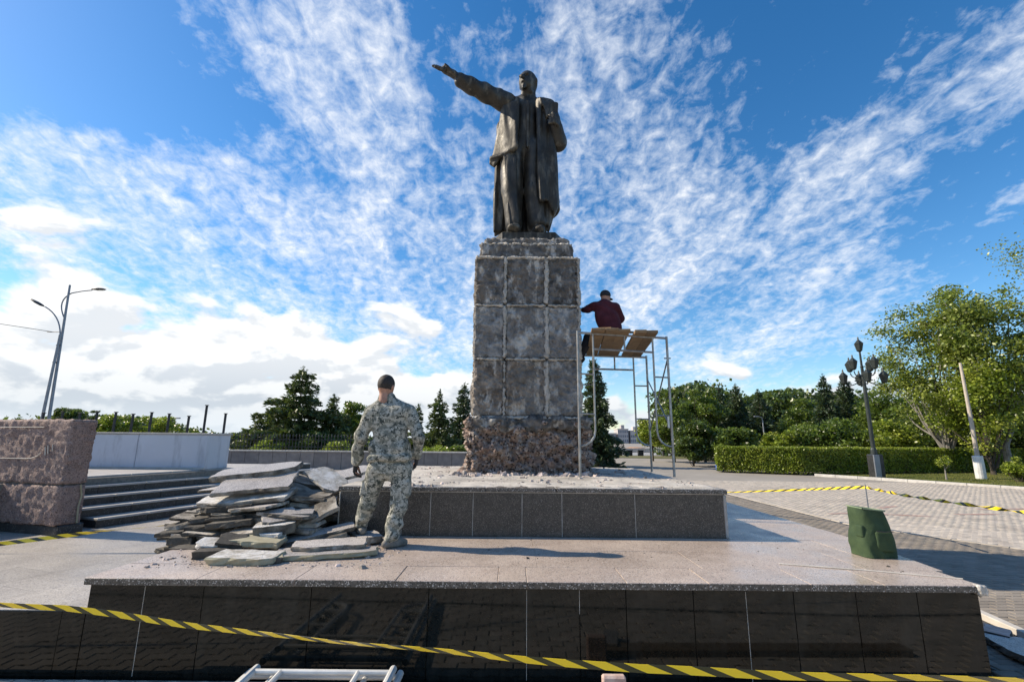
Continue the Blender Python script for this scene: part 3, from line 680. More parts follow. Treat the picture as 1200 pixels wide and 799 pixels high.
part('corner_mortar', *rough_block(QX1-.032, QX1+.004, QY0-.004, QY0+.036, .0, QT-.065, .02, .006, 30, 2), 'mortar', plin, True)
part('corner_mortar', *rough_block(QX0-.006, QX0+.012, QY0-.004, QY0+.03, .0, QT-.065, .02, .006, 30, 2), 'mortar', plin, True)
cxs = [QX0-.02, -1.25, -.3, .55, 1.12, 2.62]
for a, c in zip(cxs, cxs[1:]): part('coping_slab', *bbox(a+.003, c-.003, QY0-.02, QY0+.30, QT-.05, QT-.002, .005), 'coping_edge', plin)
V, F = rough_block(QX0+.0, QX1-.0, QY0+.03, QY1, QT-.049, QT+.004, .05, .022, 3.2, 9, 5)
part('dust_layer', V, F, 'dust', plin, True)
CR = [0, 0]
def chips(name, n, region, z, size, m, label, cat):
    pt = np.array([(rng.uniform(*region[0]), rng.uniform(*region[1])) for _ in range(n)]); mb_ = []
    base = np.array([[-1, -1, 0], [1, -1, 0], [1, 1, 0], [-1, 1, 0], [-.6, -.7, 1], [.7, -.5, 1], [.5, .6, 1], [-.7, .5, 1.]]); Fb = [(0, 3, 2, 1), (4, 5, 6, 7), (0, 1, 5, 4), (1, 2, 6, 5), (2, 3, 7, 6), (3, 0, 4, 7)]
    Vs = []; Fs = []
    for i, (x, y) in enumerate(pt):
        s = size*rng.pareto(2.2)*.6+size*.35; s = min(s, size*3.2); v = base*np.array([s*rng.uniform(.5, 1.2), s*rng.uniform(.5, 1.2), s*rng.uniform(.4, 1.0)])+rng.normal(0, s*.16, (8, 3))
        Vs.append(xf(v, (x, y, z), (0, 0, rng.uniform(0, 6.28)))); Fs += [tuple(a+8*i for a in f) for f in Fb]
    return tag(part(name, np.concatenate(Vs), Fs, m), label, cat, None, 'stuff')
chips('rubble_chips', 2600, ((QX0+.05, QX1-.05), (QY0+.08, QY1)), QT-.002, .010, 'chip', 'small stone chips scattered over the dusty plinth top', 'rubble')
chips('pebbles', 130, ((PX0+.2, 3.6), (PY0+.05, 6)), .0, .0065, 'slab_dark', 'scattered small chips lying on the beige platform', 'rubble')
chips('pile_crumbs', 480, ((-3.35, -1.1), (4.5, 5.5)), .0, .011, 'chip', 'crumbs of broken stone on the platform around the slab pile', 'rubble')
chips('foot_rubble', 900, ((-.95, 1.5), (7.75, 8.22)), QT-.002, .022, 'chip', 'loose rubble heaped along the foot of the pedestal', 'rubble')
for i, (u, v, s, lb) in enumerate([(726, 553, .09, 'flat stone fragment on the plinth inside the scaffold'), (672, 556, .05, 'dark lump of rubble beside the left scaffold foot'), (700, 552, .05, 'broken stone lump at the right foot of the pedestal'), (516, 557, .05, 'pale stone lump left of the pedestal foot'), (612, 560, .04, 'small broken stone in front of the pedestal middle')]):
    yy = {726: 8.7, 672: 7.9, 700: 8.6, 516: 7.6, 612: 7.5}[u]; p = P(u, v, yy)
    V, F = rough_block(p.x-s, p.x+s, yy-s*.7, yy+s*.7, QT-.01, QT+s*.5, s/3, s*.35, 14, i)
    tag(part('stone_fragment', V, F, 'chip', None, True), lb, 'rubble')

ped = thing('pedestal', 'tall stripped concrete pedestal with pale mortar ridges under the statue', 'pedestal', (.27, 9.1, QT))
V, F = rough_block(-.74, 1.30, 8.16, 10.12, QT-.02, 1.45, .018, .24, 9.5, 1, 5)
z = V[:, 2]; V[:, 0] += np.where(z < .8, (V[:, 0]-.27)*.03*(.8-z)/.24, 0)
part('rough_base', V, F, 'aggregate', ped, False)
V, F = rough_block(-.75, 1.31, 8.11, 10.13, 1.30, 1.485, .022, .12, 7, 4, 5); part('base_band', V, F, 'concrete', ped, True)
part('core', *bbox(-.62, 1.14, 8.26, 10.0, 1.4, 4.36, .01), 'concrete', ped)
colx = [-.69, -.13, .61, 1.2]; rowz = [1.50, 2.50, 3.47, 4.38]
for r in range(3):
    for c_ in range(3):
        s = .010*(3-r)
        for side, (ya, yb) in enumerate(((8.18, 8.36), (9.92, 10.09))):
            V, F = rough_block(colx[c_]+.02, colx[c_+1]-.02, ya, yb, rowz[r]+.02, rowz[r+1]-.02, .014 if side == 0 else .04, .10, 7, r*3+c_+side*20, 6, True); part('concrete_bay', V, F, [['concrete_brown', 'concrete_brown', 'concrete_pale'], ['concrete_pale', 'concrete_pale', 'concrete_pale'], ['concrete', 'concrete', 'concrete']][r][c_], ped, True)
for r in range(3):
    for c_ in range(3):
        ya = 8.345+c_*.53
        for (xa, xb) in ((-.70, -.58), (1.08, 1.2)):
            V, F = rough_block(xa, xb, ya, ya+.51, rowz[r]+.02, rowz[r+1]-.02, .045, .05, 4.5, r*3+c_+40, 4); part('concrete_bay', V, F, 'concrete', ped, True)
def ridge(x0, x1, z0, z1, y=8.16, seed=0, amp=.04):
    V, F = rough_block(x0, x1, y-.012, y+.12, z0, z1, .012, amp*1.5, 15, seed, 5, True); part('mortar_ridge', V, F, 'mortar', ped, False)
for k, x in enumerate(colx[1:3]):
    for r in range(3):
        if k == 0 and r == 0: ridge(x-.018, x+.018, rowz[r]+.03, rowz[r]+.5, seed=1); ridge(x-.012, x+.012, rowz[r]+.6, rowz[r+1]-.03, seed=7); continue
        wd = .034 if k else .024; ridge(x-wd, x+wd, rowz[r]+.03, rowz[r+1]-.02, seed=k*3+r+2)
for r in range(3): ridge(1.165, 1.212, rowz[r]+.01, rowz[r+1]-.01, seed=r+11)
for c_ in range(3):
    for r in range(0, 4):
        if r == 3: ridge(colx[c_]+.03, colx[c_+1]-.02, rowz[r]-.03, rowz[r]+.01, seed=c_*3+r+21, amp=.03)
        else: ridge(colx[c_]+.02, colx[c_+1]-.02, rowz[r]-.018 if r else rowz[r]-.03, rowz[r]+.016, seed=c_*3+r+31, amp=.035)
V, F = rough_block(-.60, 1.10, 8.30, 9.98, 4.36, 4.70, .022, .11, 6, 15, 5, True); part('cap_course', V, F, 'concrete', ped, True)
V, F = rough_block(-.52, 1.05, 8.36, 9.92, 4.70, 4.84, .022, .10, 7, 16, 5, True); part('capstone', V, F, 'concrete', ped, True)
ridge(-.60, 1.10, 4.40, 4.43, 8.30, 51, .03); ridge(.13, .16, 4.45, 4.68, 8.30, 52, .025)
part('spalled_edge', *rough_block(-.60, 1.10, 8.29, 8.36, 4.67, 4.71, .018, .08, 14, 53, 5, True), 'mortar', ped, True)
oc = [(-.42, 9.0), (-.21, 8.62), (.83, 8.62), (1.03, 9.0), (1.03, 9.5), (.8, 9.85), (-.2, 9.85), (-.42, 9.5)]
part('statue_base', *prism(oc, 4.82, 5.09, .02), 'bronze', ped)

# ================================================================== STATUE
def fold_fn(ax, f, amp, ph=0., zf=1.1, ys=1.):
    def fn(G):
        x, y, z = G[..., 0], G[..., 1], G[..., 2]
        return amp*(np.sin(x*f+y*f*.6*ys+z*zf+ph+1.3*np.sin(z*2.1+x*2))*.6+np.sin(x*f*1.9-z*zf*1.6+y*f+ph*2)*.4)
    return fn
st = thing('statue', 'tall dark bronze statue of a man in an open overcoat with one arm stretched out', 'statue', (.28, 9.1, 5.09))
def S(u, v, y=9.05): p = P(u, v, y); return np.array([p.x, p.y, p.z])
B = SDF((-2.0, 8.0, 5.0), (1.4, 9.9, 9.25), .021)
# legs in wide trousers
B.chain([S(600, 178, 9.0), S(600, 225, 8.95), S(602, 262, 8.9)], [.25, .20, .18], .05, (1, 1.1, 1)); B.chain([S(628, 178, 9.0), S(630, 225, 8.98), S(630, 262, 9.0)], [.27, .24, .22], .05)
B.ell((.0, 8.78, 5.17), (.15, .30, .11), .04); B.ell((.50, 8.86, 5.17), (.15, .29, .11), .04)
B.ell(S(615, 172, 9.08), (.42, .30, .42), .08)
B.cone(S(616, 165, 9.08), S(617, 131, 9.1), .34, .33, .05, (1, .78, 1))
B.cone(S(598, 123, 9.1), S(640, 124.5, 9.08), .17, .15, .05)
B.folds(fold_fn(0, 13, .024), .1)
# vest front edge and waistcoat opening
B.cone(S(619, 120, 8.83), S(618, 172, 8.74), .03, .025, .04)
# neck, head: looks to the side of the raised arm, chin lifted
B.cone(S(620, 121, 9.05), S(620, 104, 9.02), .15, .14, .04)
hc = S(619, 97.5, 8.98); B.ell(hc, (.195, .235, .25), .03, (0, 0, math.radians(-28)))
fw = np.array([-.47, -.88, 0]); rt = np.array([.88, -.47, 0]); up = np.array([0, 0, 1.])
def Hd(a, r_, z): return hc+fw*a+rt*r_+up*z
B.ell(Hd(.10, 0, -.14), (.13, .15, .13), .05); B.cone(Hd(.18, 0, -.20), Hd(.25, 0, -.30), .07, .025, .02)     # jaw, beard
B.cone(Hd(.215, 0, .03), Hd(.290, 0, -.055), .028, .046, .014); B.ell(Hd(.215, 0, -.14), (.07, .07, .022), .02)     # nose, moustache
B.cone(Hd(.205, -.09, .055), Hd(.205, .09, .055), .03, .03, .03); B.ell(Hd(.225, -.075, .01), (.045, .042, .026), .01, cut=True); B.ell(Hd(.225, .075, .01), (.045, .042, .026), .01, cut=True)
B.ell(Hd(-.01, .195, -.02), (.025, .05, .075), .015); B.ell(Hd(-.01, -.195, -.02), (.025, .05, .075), .015)
B.cone(Hd(.05, -.07, -.27), Hd(.05, .07, -.27), .07, .07, .03)       # collar
# raised arm: sleeve wide at the cuff, wrist, open palm upwards
sh = S(594, 121, 9.0); el = S(566, 108, 8.85); cf = S(541, 95.5, 8.7)
B.cone(sh, el, .215, .185, .07); B.cone(el, cf, .185, .16, .04)
B.folds(lambda G: np.where((G[..., 0] < -.25) & (G[..., 2] > 7.8), .012*np.sin(G[..., 0]*24+G[..., 2]*14), 0), .08)
B.cone(S(541, 95, 8.7), S(531, 87, 8.64), .088, .072, .02)
wr = S(532, 87.5, 8.64); B.cone(wr, S(521, 82.0, 8.6), .075, .07, .03, (1, 1.4, 1))
for i, (dy, du, dv_) in enumerate([(-.10, 509.5, 78.5), (-.035, 507.2, 77.5), (.03, 508.2, 77.0), (.09, 511, 77.2)]):
    a = S(521, 82.4, 8.6+dy*.6); m_ = S((521+du)/2, (82+dv_)/2+.6, 8.6+dy); c = S(du, dv_, 8.6+dy*1.1); B.chain([a, m_, c], [.046, .040, .028], .012)
B.chain([S(529, 84, 8.53), S(524.5, 78.5, 8.5), S(521.5, 75.5, 8.5)], [.04, .033, .026], .012)
# bent arm holding the lapel
B.cone(S(642.5, 126, 9.05), S(654, 166, 9.0), .17, .18, .05); B.cone(S(654, 168, 8.98), S(652, 150, 8.8), .185, .135, .04)
B.cone(S(652, 150, 8.8), S(650, 143, 8.74), .085, .08, .02); B.ell(S(650, 140, 8.68), (.115, .11, .135), .03)
for i in range(4): z0 = S(648, 135.5+i*3, 8.6); B.chain([z0+np.array([.10, .05, 0]), z0+np.array([.02, -.035, 0]), z0+np.array([-.08, 0, 0])], [.034, .032, .028], .008)
B.chain([S(651, 138, 8.68), S(648, 132, 8.62)], [.04, .03], .01)
st_body = B.build('figure', 'bronze', st)
# overcoat
K = SDF((-1.0, 7.9, 5.0), (1.5, 9.95, 8.6), .021)
zz1 = lambda u, v, y=9.05: (P(u, v, y).x, P(u, v, y).z)
def pl(L, y=9.05): return [zz1(*a, y) for a in L]
K.slab(pl([(588, 116), (607, 118), (608, 150), (604, 170), (597, 179), (586, 183), (579, 190), (573.5, 184), (577, 168), (583, 138)], 8.75), lambda x, z: 8.80+.30*np.clip((-.05-x)/.4, 0, 1)+.0*z-.10*np.clip((7.6-z)/1.0, 0, 1), .075, .05, .03)
K.slab(pl([(592, 120), (602, 118), (603, 180), (598, 192), (583, 190), (582, 150)], 9.25), lambda x, z: 9.25+0*x, .10, .06, .05)
K.slab(pl([(590, 120), (580, 190), (579, 273), (598, 273), (640, 273), (650, 250), (650, 180), (645, 120)], 9.4), lambda x, z: 9.40+.05*np.sin(x*7)+0*z, .07, .05, .04)
K.slab(pl([(581, 188), (595, 188), (596, 274), (579, 274)], 9.2), lambda x, z: 9.20+0*x+.03*np.sin(z*5), .15, .04, .04)
K.slab(pl([(589, 186), (605, 188), (607, 272), (598, 272), (594, 250)], 8.9), lambda x, z: 8.86+0*x, .13, .03, .03)
K.slab(pl([(631, 119), (642, 121), (648, 150), (649, 178), (654, 241), (649, 250), (638, 236), (634, 200), (632, 160)], 8.8), lambda x, z: 8.80+.06*np.sin(x*9+z)+.0*z, .085, .05, .04)
K.slab(pl([(644, 172), (650.5, 178), (655.5, 241), (650.5, 252), (642, 252), (640, 180)], 9.1), lambda x, z: 9.1+0*x, .28, .10, .06)
K.slab(pl([(618, 190), (634, 188), (645, 236), (650, 250), (643, 268), (622, 272)], 9.0), lambda x, z: 9.0+.05*np.sin(x*12+z*2), .20, .10, .06)
K.slab(pl([(633, 117), (642, 120), (649, 119.5), (653, 123), (652, 136), (640, 138)], 8.72), lambda x, z: 8.72+0*x, .05, .02, .02)      # peak of the collar
K.cone(S(606, 118, 8.8), S(603, 172, 8.66), .045, .04, .03); K.cone(S(632, 119, 8.78), S(635, 234, 8.66), .05, .05, .03)      # lapel edges
K.cone(S(604, 172, 8.66), S(589, 182, 8.80), .045, .05, .03); K.cone(S(589, 182, 8.8), S(577, 186, 8.95), .05, .05, .03)
K.folds(fold_fn(0, 15, .026, 1., .8), .12); K.folds(lambda G: .010*np.sin(G[..., 0]*38+G[..., 1]*20+2*np.sin(G[..., 2]*1.7+G[..., 0]*5)), .10)
K.build('overcoat', 'bronze', st)

# ================================================================== MAN IN CAMOUFLAGE
man = thing('person', 'person in camouflage jacket and trousers seen from behind, watching the pedestal', 'person', (-1.42, 5.45, 0))
def Mp(u, v, y=5.45): p = P(u, v, y); return np.array([p.x, p.y, p.z])
H = SDF((-1.95, 5.0, -.03), (-.8, 5.9, 1.87), .0085)
hc = Mp(452.5, 453, 5.50); fw = np.array([.30, .954, 0]); rt = np.array([.954, -.30, 0])
def Hd(a, r_, z): return hc+fw*a+rt*r_+up*z
H.ell(hc+up*.012, (.088, .104, .118), .02, (0, 0, math.radians(-17))); H.ell(Hd(.03, 0, -.06), (.06, .07, .07), .03)
H.cone(Hd(.095, 0, .0), Hd(.120, 0, -.028), .012, .018, .012); H.ell(Hd(.085, 0, -.055), (.028, .02, .008), .006); H.cone(Hd(.075, -.035, .02), Hd(.075, .035, .02), .012, .012, .012)
for s in (-1, 1): H.ell(Hd(.0, s*.093, -.012), (.013, .022, .034), .008); H.ell(Hd(.095, s*.03, .005), (.012, .012, .008), .004, cut=True)
H.cone(Hd(-.02, 0, -.06), Hd(-.035, 0, -.17), .056, .062, .02)
shl = Mp(435, 483, 5.45); shr = Mp(480, 483, 5.47); H.cone(shl, shr, .05, .05, .03); H.cone(Mp(457, 490), Mp(457, 545), .10, .10, .04, (1, .8, 1))
eL = Mp(422.5, 513, 5.42); wL = Mp(417, 541, 5.52); eR = Mp(490.5, 512, 5.42); wR = Mp(489, 533, 5.56)
H.chain([shl, eL, wL], [.052, .042, .030], .02); H.chain([shr, eR, wR], [.052, .042, .030], .02)
def hand(S_, w_, d, palm_n, side, fr=.0088, k=.004, curl=.5):
    """palm and five fingers: w_ wrist, d pointing direction, palm_n direction the palm faces, side the thumb side"""
    w_, d, pn, sd_ = (np.array(q, float) for q in (w_, d, palm_n, side)); d /= np.linalg.norm(d); pn /= np.linalg.norm(pn); sd_ /= np.linalg.norm(sd_)
    s = fr/.0088; S_.cone(w_, w_+d*.03*s, .026*s, .026*s, .01*s)
    for t in (-1.3, 0, 1.3): S_.cone(w_+d*.03*s+sd_*t*.014*s, w_+d*.088*s+sd_*t*.020*s, .015*s, .014*s, .012*s)
    for i, L in enumerate((.072, .080, .075, .058)):
        a = w_+d*.088*s+sd_*(1.5-i)*.0195*s; c = a+(d*.95+pn*.35*curl)*L*.45*s; e = c+(d*(1-curl*.6)+pn*curl*1.1)*L*.35*s; f_ = e+(d*(1-curl*1.1)+pn*curl*1.5)*L*.28*s
        S_.chain([a, c, e, f_], [fr*1.05, fr, fr*.95, fr*.85], k)
    a = w_+d*.028*s+sd_*.028*s; S_.chain([a, a+d*.03*s+sd_*.022*s+pn*.01*s, a+d*.058*s+sd_*.028*s+pn*.022*s, a+d*.078*s+sd_*.022*s+pn*.034*s], [.014*s, .0125*s, .0105*s, .009*s], k)
hand(H, wL, (-.05, .12, -1), (1, .1, 0), (0, 1, 0), .0088, .004, .75); hand(H, wR, (-.12, .12, -1), (-1, .1, 0), (0, 1, 0), .0088, .004, .75)
hipL = Mp(444, 548, 5.43); hipR = Mp(470, 548, 5.45); kL = Mp(431, 590, 5.52); kR = Mp(467, 592, 5.40); aL = np.array([-1.655, 5.62, .165]); aR = np.array([-1.265, 5.36, .08])
H.chain([hipL, kL, aL], [.085, .055, .042], .03); H.chain([hipR, kR, aR], [.085, .055, .042], .03)
H.build('body', 'skin', man)
J = SDF((-1.98, 5.05, .75), (-.78, 5.85, 1.66), .0095)      # jacket
J.cone(Mp(444, 483, 5.45), Mp(471, 483, 5.46), .095, .095, .05, (1, .95, 1)); J.cone(Mp(450, 488), Mp(450, 534), .125, .140, .05, (1, .85, 1)); J.cone(Mp(465, 488), Mp(465, 534), .125, .140, .05, (1, .85, 1))
J.cone(Mp(440, 480, 5.47), Mp(449, 470.5, 5.48), .075, .060, .04); J.cone(Mp(474, 480, 5.48), Mp(459, 470.5, 5.49), .075, .060, .04)
J.cone(Mp(448, 527), Mp(466, 527), .155, .155, .03, (1, .85, 1))
J.box(Mp(457, 536, 5.45), (.228, .150, .045), .04, .008)
J.chain([shl+np.array([.01, 0, .0]), eL, wL+(eL-wL)*.12], [.086, .069, .060], .022); J.chain([shr-np.array([.01, 0, .0]), eR, wR+(eR-wR)*.12], [.086, .069, .058], .022)
J.cone(wL+(eL-wL)*.16, wL+(eL-wL)*.05, .064, .064, .01); J.cone(wR+(eR-wR)*.16, wR+(eR-wR)*.05, .062, .062, .01)
J.cone(Mp(449, 466, 5.48), Mp(457, 466, 5.50), .060, .060, .02)
def crease(G):
    x, y, z = G[..., 0]+1.35, G[..., 1], G[..., 2]
    w1 = np.sin(x*16+z*19+2.2*np.sin(z*7+x*4))*.55+np.sin(-x*24+z*31+1.7*np.sin(x*11))*.35; w1 = w1*np.clip((1.56-z)*4, .2, 1)
    return .014*w1+.006*fbm(G*8, 3)
J.folds(crease, .06)
J.build('jacket', 'camo', man)
T = SDF((-1.95, 5.0, .0), (-.85, 5.95, 1.0), .0095)
T.cone(Mp(449, 546, 5.45), Mp(465, 546, 5.45), .130, .130, .04, (1, .85, 1)); T.cone(Mp(455, 552, 5.45), Mp(461, 552, 5.45), .10, .10, .05); T.cone(Mp(447, 530, 5.45), Mp(467, 530, 5.45), .12, .12, .04, (1, .85, 1))
T.chain([hipL+np.array([-.01, 0, 0]), kL, (kL+aL)/2+np.array([-.015, .0, 0]), aL+np.array([0, 0, .03])], [.118, .088, .080, .068], .03); T.chain([hipR+np.array([.01, 0, 0]), kR, (kR+aR)/2, aR+np.array([0, 0, .04])], [.118, .090, .084, .076], .03)
def crease2(G):
    x, y, z = G[..., 0], G[..., 1], G[..., 2]; k = np.clip((.55-z)/.4, .25, 1)
    return k*(.012*np.sin(z*46+x*12+2*np.sin(x*13+y*9))*.6+.009*np.sin(z*27-x*22))+.007*fbm(G*9, 3)
T.folds(crease2, .06)
T.box((hipL+kL)/2+np.array([-.10, .0, -.02]), (.022, .075, .085), .015, .012, (0, .12, 0)); T.box((hipR+kR)/2+np.array([.095, .0, -.02]), (.022, .075, .085), .015, .012)
for px_, sg_ in ((-1.415, 1), (-1.225, -1)): T.box((px_, 5.335, .80), (.058, .010, .055), .008, .006)
T.build('trousers', 'camo', man)
A = SDF(hc-.16, hc+.16, .006); A.ell(hc+up*.026, (.0945, .110, .116), .02, (0, 0, math.radians(-17)))
A.ell(Hd(.10, 0, -.025), (.085, .085, .075), .02, cut=True); A.box(Hd(0, 0, -.16), (.2, .2, .10), .01, .01, cut=True); A.folds(lambda G: .003*fbm(G*60, 2), .05)
A.build('hair', 'hair', man)
for w_, n1_ in ((wL, 1), (wR, -1)):
    g_ = SDF(w_-.2, w_+.15, .0055); hand(g_, w_, (-.05 if n1_ > 0 else -.12, .12, -1), (n1_, .1, 0), (0, 1, 0), .0104, .003, .75); g_.build('glove', 'glove', man)
for (a_, toe, z0) in ((aL, (-.45, .89), .085), (aR, (.72, .69), .0)):
    g_ = SDF((a_[0]-.3, a_[1]-.3, z0-.02), (a_[0]+.35, a_[1]+.35, z0+.2), .0085); t_ = np.array([*toe, 0.]); a0 = np.array([a_[0], a_[1], 0.])
    g_.chain([a0-t_*.06+up*(z0+.042), a0+t_*.08+up*(z0+.045), a0+t_*.17+up*(z0+.034)], [.042, .046, .036], .03); g_.cone(a0+up*(z0+.05), a0+up*(z0+.12), .05, .048, .03)
    g_.box(a0+t_*.05+up*(z0-.02), (.3, .3, .022), .002, .004, cut=True); g_.build('shoe', 'shoe', man)

# ================================================================== SCAFFOLD
tubeR = .021
def frame(root, a, c, z0, h, name='end_frame'):
    """walk-through frame between feet a and c"""
    a = Vector((*a, z0)); c = Vector((*c, z0)); d = (c-a).normalized(); W = (c-a).length; Z = Vector((0, 0, 1))
    fr = part('post', *tube([a, a+Z*h], tubeR, 10), 'steel', root); part('post', *tube([c, c+Z*h], tubeR, 10), 'steel', root)
    part('top_bar', *tube([a+Z*(h-.03), c+Z*(h-.03)], tubeR*.95, 10), 'steel', root)
    i0 = a+d*.27; i1 = c-d*.27
    for s, base_, inn in ((1, a, i0), (-1, c, i1)):
        pts = [inn+Z*(h-.04), inn+Z*.72]+[inn+Z*.72-Z*.24*math.sin(t)-d*s*.25*(1-math.cos(t)) for t in (.4, .8, 1.2, 1.57)]
        part('inner_tube', *tube(pts, tubeR*.8, 8), 'steel', root)
        for zr in (.98, 1.62): part('rung', *tube([base_+Z*zr, inn+Z*zr], tubeR*.65, 6), 'steel', root)
    part('second_bar', *tube([i0+Z*(h-.29), i1+Z*(h-.29)], tubeR*.85, 8), 'steel', root)
    m_ = (i0+i1)/2+d*.02; part('stub', *tube([m_+Z*(h-.29), m_+Z*(h-.04)], tubeR*.75, 8), 'steel', root)
sca = thing('scaffold', 'galvanised tube scaffold standing on the plinth right of the pedestal', 'scaffold', (1.9, 8.5, QT))
fa, fc, ba, bc = (1.075, 7.62), (2.66, 8.0), (1.33, 9.15), (2.67, 9.3); hF = 2.33
frame(sca, fa, fc, QT, hF); frame(sca, ba, bc, QT, hF-.11)
Zv = Vector((0, 0, 1))
A_, C_, E_, G_ = (Vector((*q, QT)) for q in (fa, fc, ba, bc))
for (p, q) in [(C_+Zv*1.95, G_+Zv*.75), (G_+Zv*1.75, C_+Zv*.75), (A_+Zv*1.95, E_+Zv*.75), (E_+Zv*1.75, A_+Zv*.75)]: part('cross_brace', *tube([p, q], .013, 6), 'steel', sca)
part('brace_pin', *tube([C_+Zv*1.95-Vector((.06, 0, 0)), C_+Zv*1.95+Vector((.05, 0, 0))], .012, 6), 'steel', sca); part('brace_plate', *bbox(C_.x-.06, C_.x-.035, C_.y-.02, C_.y+.02, QT+.78, QT+.98, .003), 'white_metal', sca)
PZ = QT+hF-.01
def plank(p, q, wd, th, label, zt=(0, 0), roll=0.):
    p = Vector((*p, PZ+zt[0])); q = Vector((*q, PZ+zt[1])); d = q-p; L = d.length; V, F = bbox(-L/2, L/2, -wd/2, wd/2, 0, th, .003)
    n_ = 6; mid = (p+q)/2; o = part('plank', xf(V, (0, 0, 0), (roll, 0, 0)), F, 'wood', None, False, (0, 0, 0)); o.location = mid
    o.rotation_euler = (0, -math.asin(d.z/L), math.atan2(d.y, d.x)); tag(o, label, 'plank', 'planks of the scaffold deck'); return o
plank((1.40, 7.50), (1.60, 9.4), .222, .035, 'scaffold plank nearest the pedestal, under the seated worker', (0, -.10))
plank((1.625, 7.50), (1.825, 9.4), .20, .035, 'scaffold plank under the middle of the seated worker', (0, -.10))
plank((1.83, 7.55), (2.03, 9.42), .20, .035, 'scaffold plank just right of the seated worker', (0, -.10))
plank((2.13, 7.66), (2.31, 9.45), .19, .05, 'scaffold plank left of the outermost one, its end over the front bar', (0, -.10))
plank((2.33, 7.7), (2.50, 9.45), .19, .05, 'outermost scaffold plank at the right end of the deck', (0, -.10))
plank((1.50, 7.62), (2.02, 8.15), .30, .03, 'short loose board lying tilted on top of the deck behind the worker', (.04, .09), .12)
# ---- worker sitting on the deck, reaching to the pedestal
wk = thing('person', 'person in maroon sweater and dark cap sitting on the scaffold, reaching to the pedestal', 'person', (1.75, 8.4, PZ))
def Wp(u, v, y=8.4): p = P(u, v, y); return np.array([p.x, p.y, p.z])
PZt = PZ-.02
H = SDF((1.1, 7.9, 2.2), (2.3, 9.0, 4.05), .010)
hc = Wp(709.5, 348.5, 8.42); fw = np.array([.62, .78, 0]); rt = np.array([.78, -.62, 0])
H.ell(hc, (.078, .098, .112), .02, (0, 0, math.radians(-38))); H.ell(Hd(.035, 0, -.06), (.055, .065, .065), .03); H.cone(Hd(.09, 0, 0), Hd(.115, 0, -.03), .012, .018, .01)
H.ell(Hd(.088, 0, -.06), (.03, .02, .008), .006)
for s in (-1, 1): H.ell(Hd(0, s*.08, -.015), (.012, .02, .03), .008); H.ell(Hd(.09, s*.03, .003), (.012, .012, .008), .004, cut=True)
sL = Wp(697, 359, 8.42); sR = Wp(721, 360, 8.36); eL = Wp(689, 362, 8.5); wL = Wp(684, 362.5, 8.62)+np.array([-.02, 0, -.01]); eR = Wp(727, 374, 8.5); wR = Wp(722, 381, 8.75)
H.cone(hc+np.array([0, 0, -.06]), (sL+sR)/2+np.array([0, 0, .03]), .055, .065, .02); H.cone(sL, sR, .07, .07, .04)
hp = np.array([1.76, 8.36, PZt+.20]); H.cone((sL+sR)/2, hp, .13, .14, .05, (1, .8, 1)); H.chain([sL, eL, wL], [.05, .042, .03], .02); H.chain([sR, eR, wR], [.05, .042, .03], .02)
hand(H, wL, (-1, .25, .02), (0, .2, -1), (0, 1, .2), .0095, .004, .35); hand(H, wR, (-.3, 1, -.1), (-.3, 0, -1), (-1, -.2, 0), .0095, .004, .6)
kL = np.array([1.42, 8.62, PZt+.13]); aL = np.array([1.28, 8.66, PZt-.26]); kR = np.array([1.92, 8.78, PZt+.16]); aR = np.array([1.60, 8.80, PZt+.10])
H.chain([hp+np.array([-.1, 0, -.06]), kL, aL], [.085, .06, .045], .03); H.chain([hp+np.array([.1, 0, -.06]), kR, aR], [.085, .06, .045], .03)
H.build('body', 'skin', wk)
J = SDF((1.15, 7.95, 2.95), (2.3, 8.9, 3.85), .011)
J.cone(sL+np.array([.03, 0, -.01]), sR-np.array([.02, 0, .01]), .095, .095, .05); J.cone((sL+sR)/2-up*.05, (sL+sR)/2*.5+hp*.5, .19, .20, .05, (1, .8, 1)); J.cone((sL+sR)/2*.5+hp*.5, hp+up*.06+np.array([.03, 0, 0]), .20, .19, .05, (1, .85, 1))
J.chain([sL, eL, wL+(eL-wL)*.15], [.088, .068, .05], .03); J.chain([sR, eR, wR+(eR-wR)*.15], [.09, .072, .05], .04)
J.folds(lambda G: .007*np.sin(G[..., 0]*22+G[..., 2]*20+2*np.sin(G[..., 2]*9))+.01*fbm(G*9, 3), .06)
J.build('sweater', 'maroon', wk)
T = SDF((1.1, 8.0, 2.5), (2.3, 9.1, 3.45), .011); T.cone(hp+np.array([-.08, 0, -.05]), hp+np.array([.08, 0, -.05]), .15, .15, .04)
T.chain([hp+np.array([-.1, 0, -.06]), kL, aL+up*.06], [.12, .088, .07], .03); T.chain([hp+np.array([.1, 0, -.06]), kR, aR], [.12, .09, .07], .03); T.folds(lambda G: .012*fbm(G*9, 3), .05)
T.build('trousers', 'navy', wk)
g_ = SDF(hc-.25, hc+.3, .008); g_.ell(hc+up*.045, (.094, .112, .095), .02, (0, 0, math.radians(-38))); g_.box(hc-up*.07, (.2, .2, .08), .01, .01, cut=True)
g_.ell(Hd(.125, 0, .0), (.085, .085, .012), .015, (0, math.radians(12), 0)); g_.build('cap', 'navy', wk)
for a_, t_ in ((aL, np.array([-.5, .6, -.55])), (aR, np.array([-.9, .3, -.1]))):
    t_ = t_/np.linalg.norm(t_); g_ = SDF(a_-.3, a_+.3, .010); g_.chain([a_-t_*.04-up*.03, a_+t_*.08-up*.04, a_+t_*.16-up*.045], [.05, .048, .036], .02); g_.build('shoe', 'navy', wk)

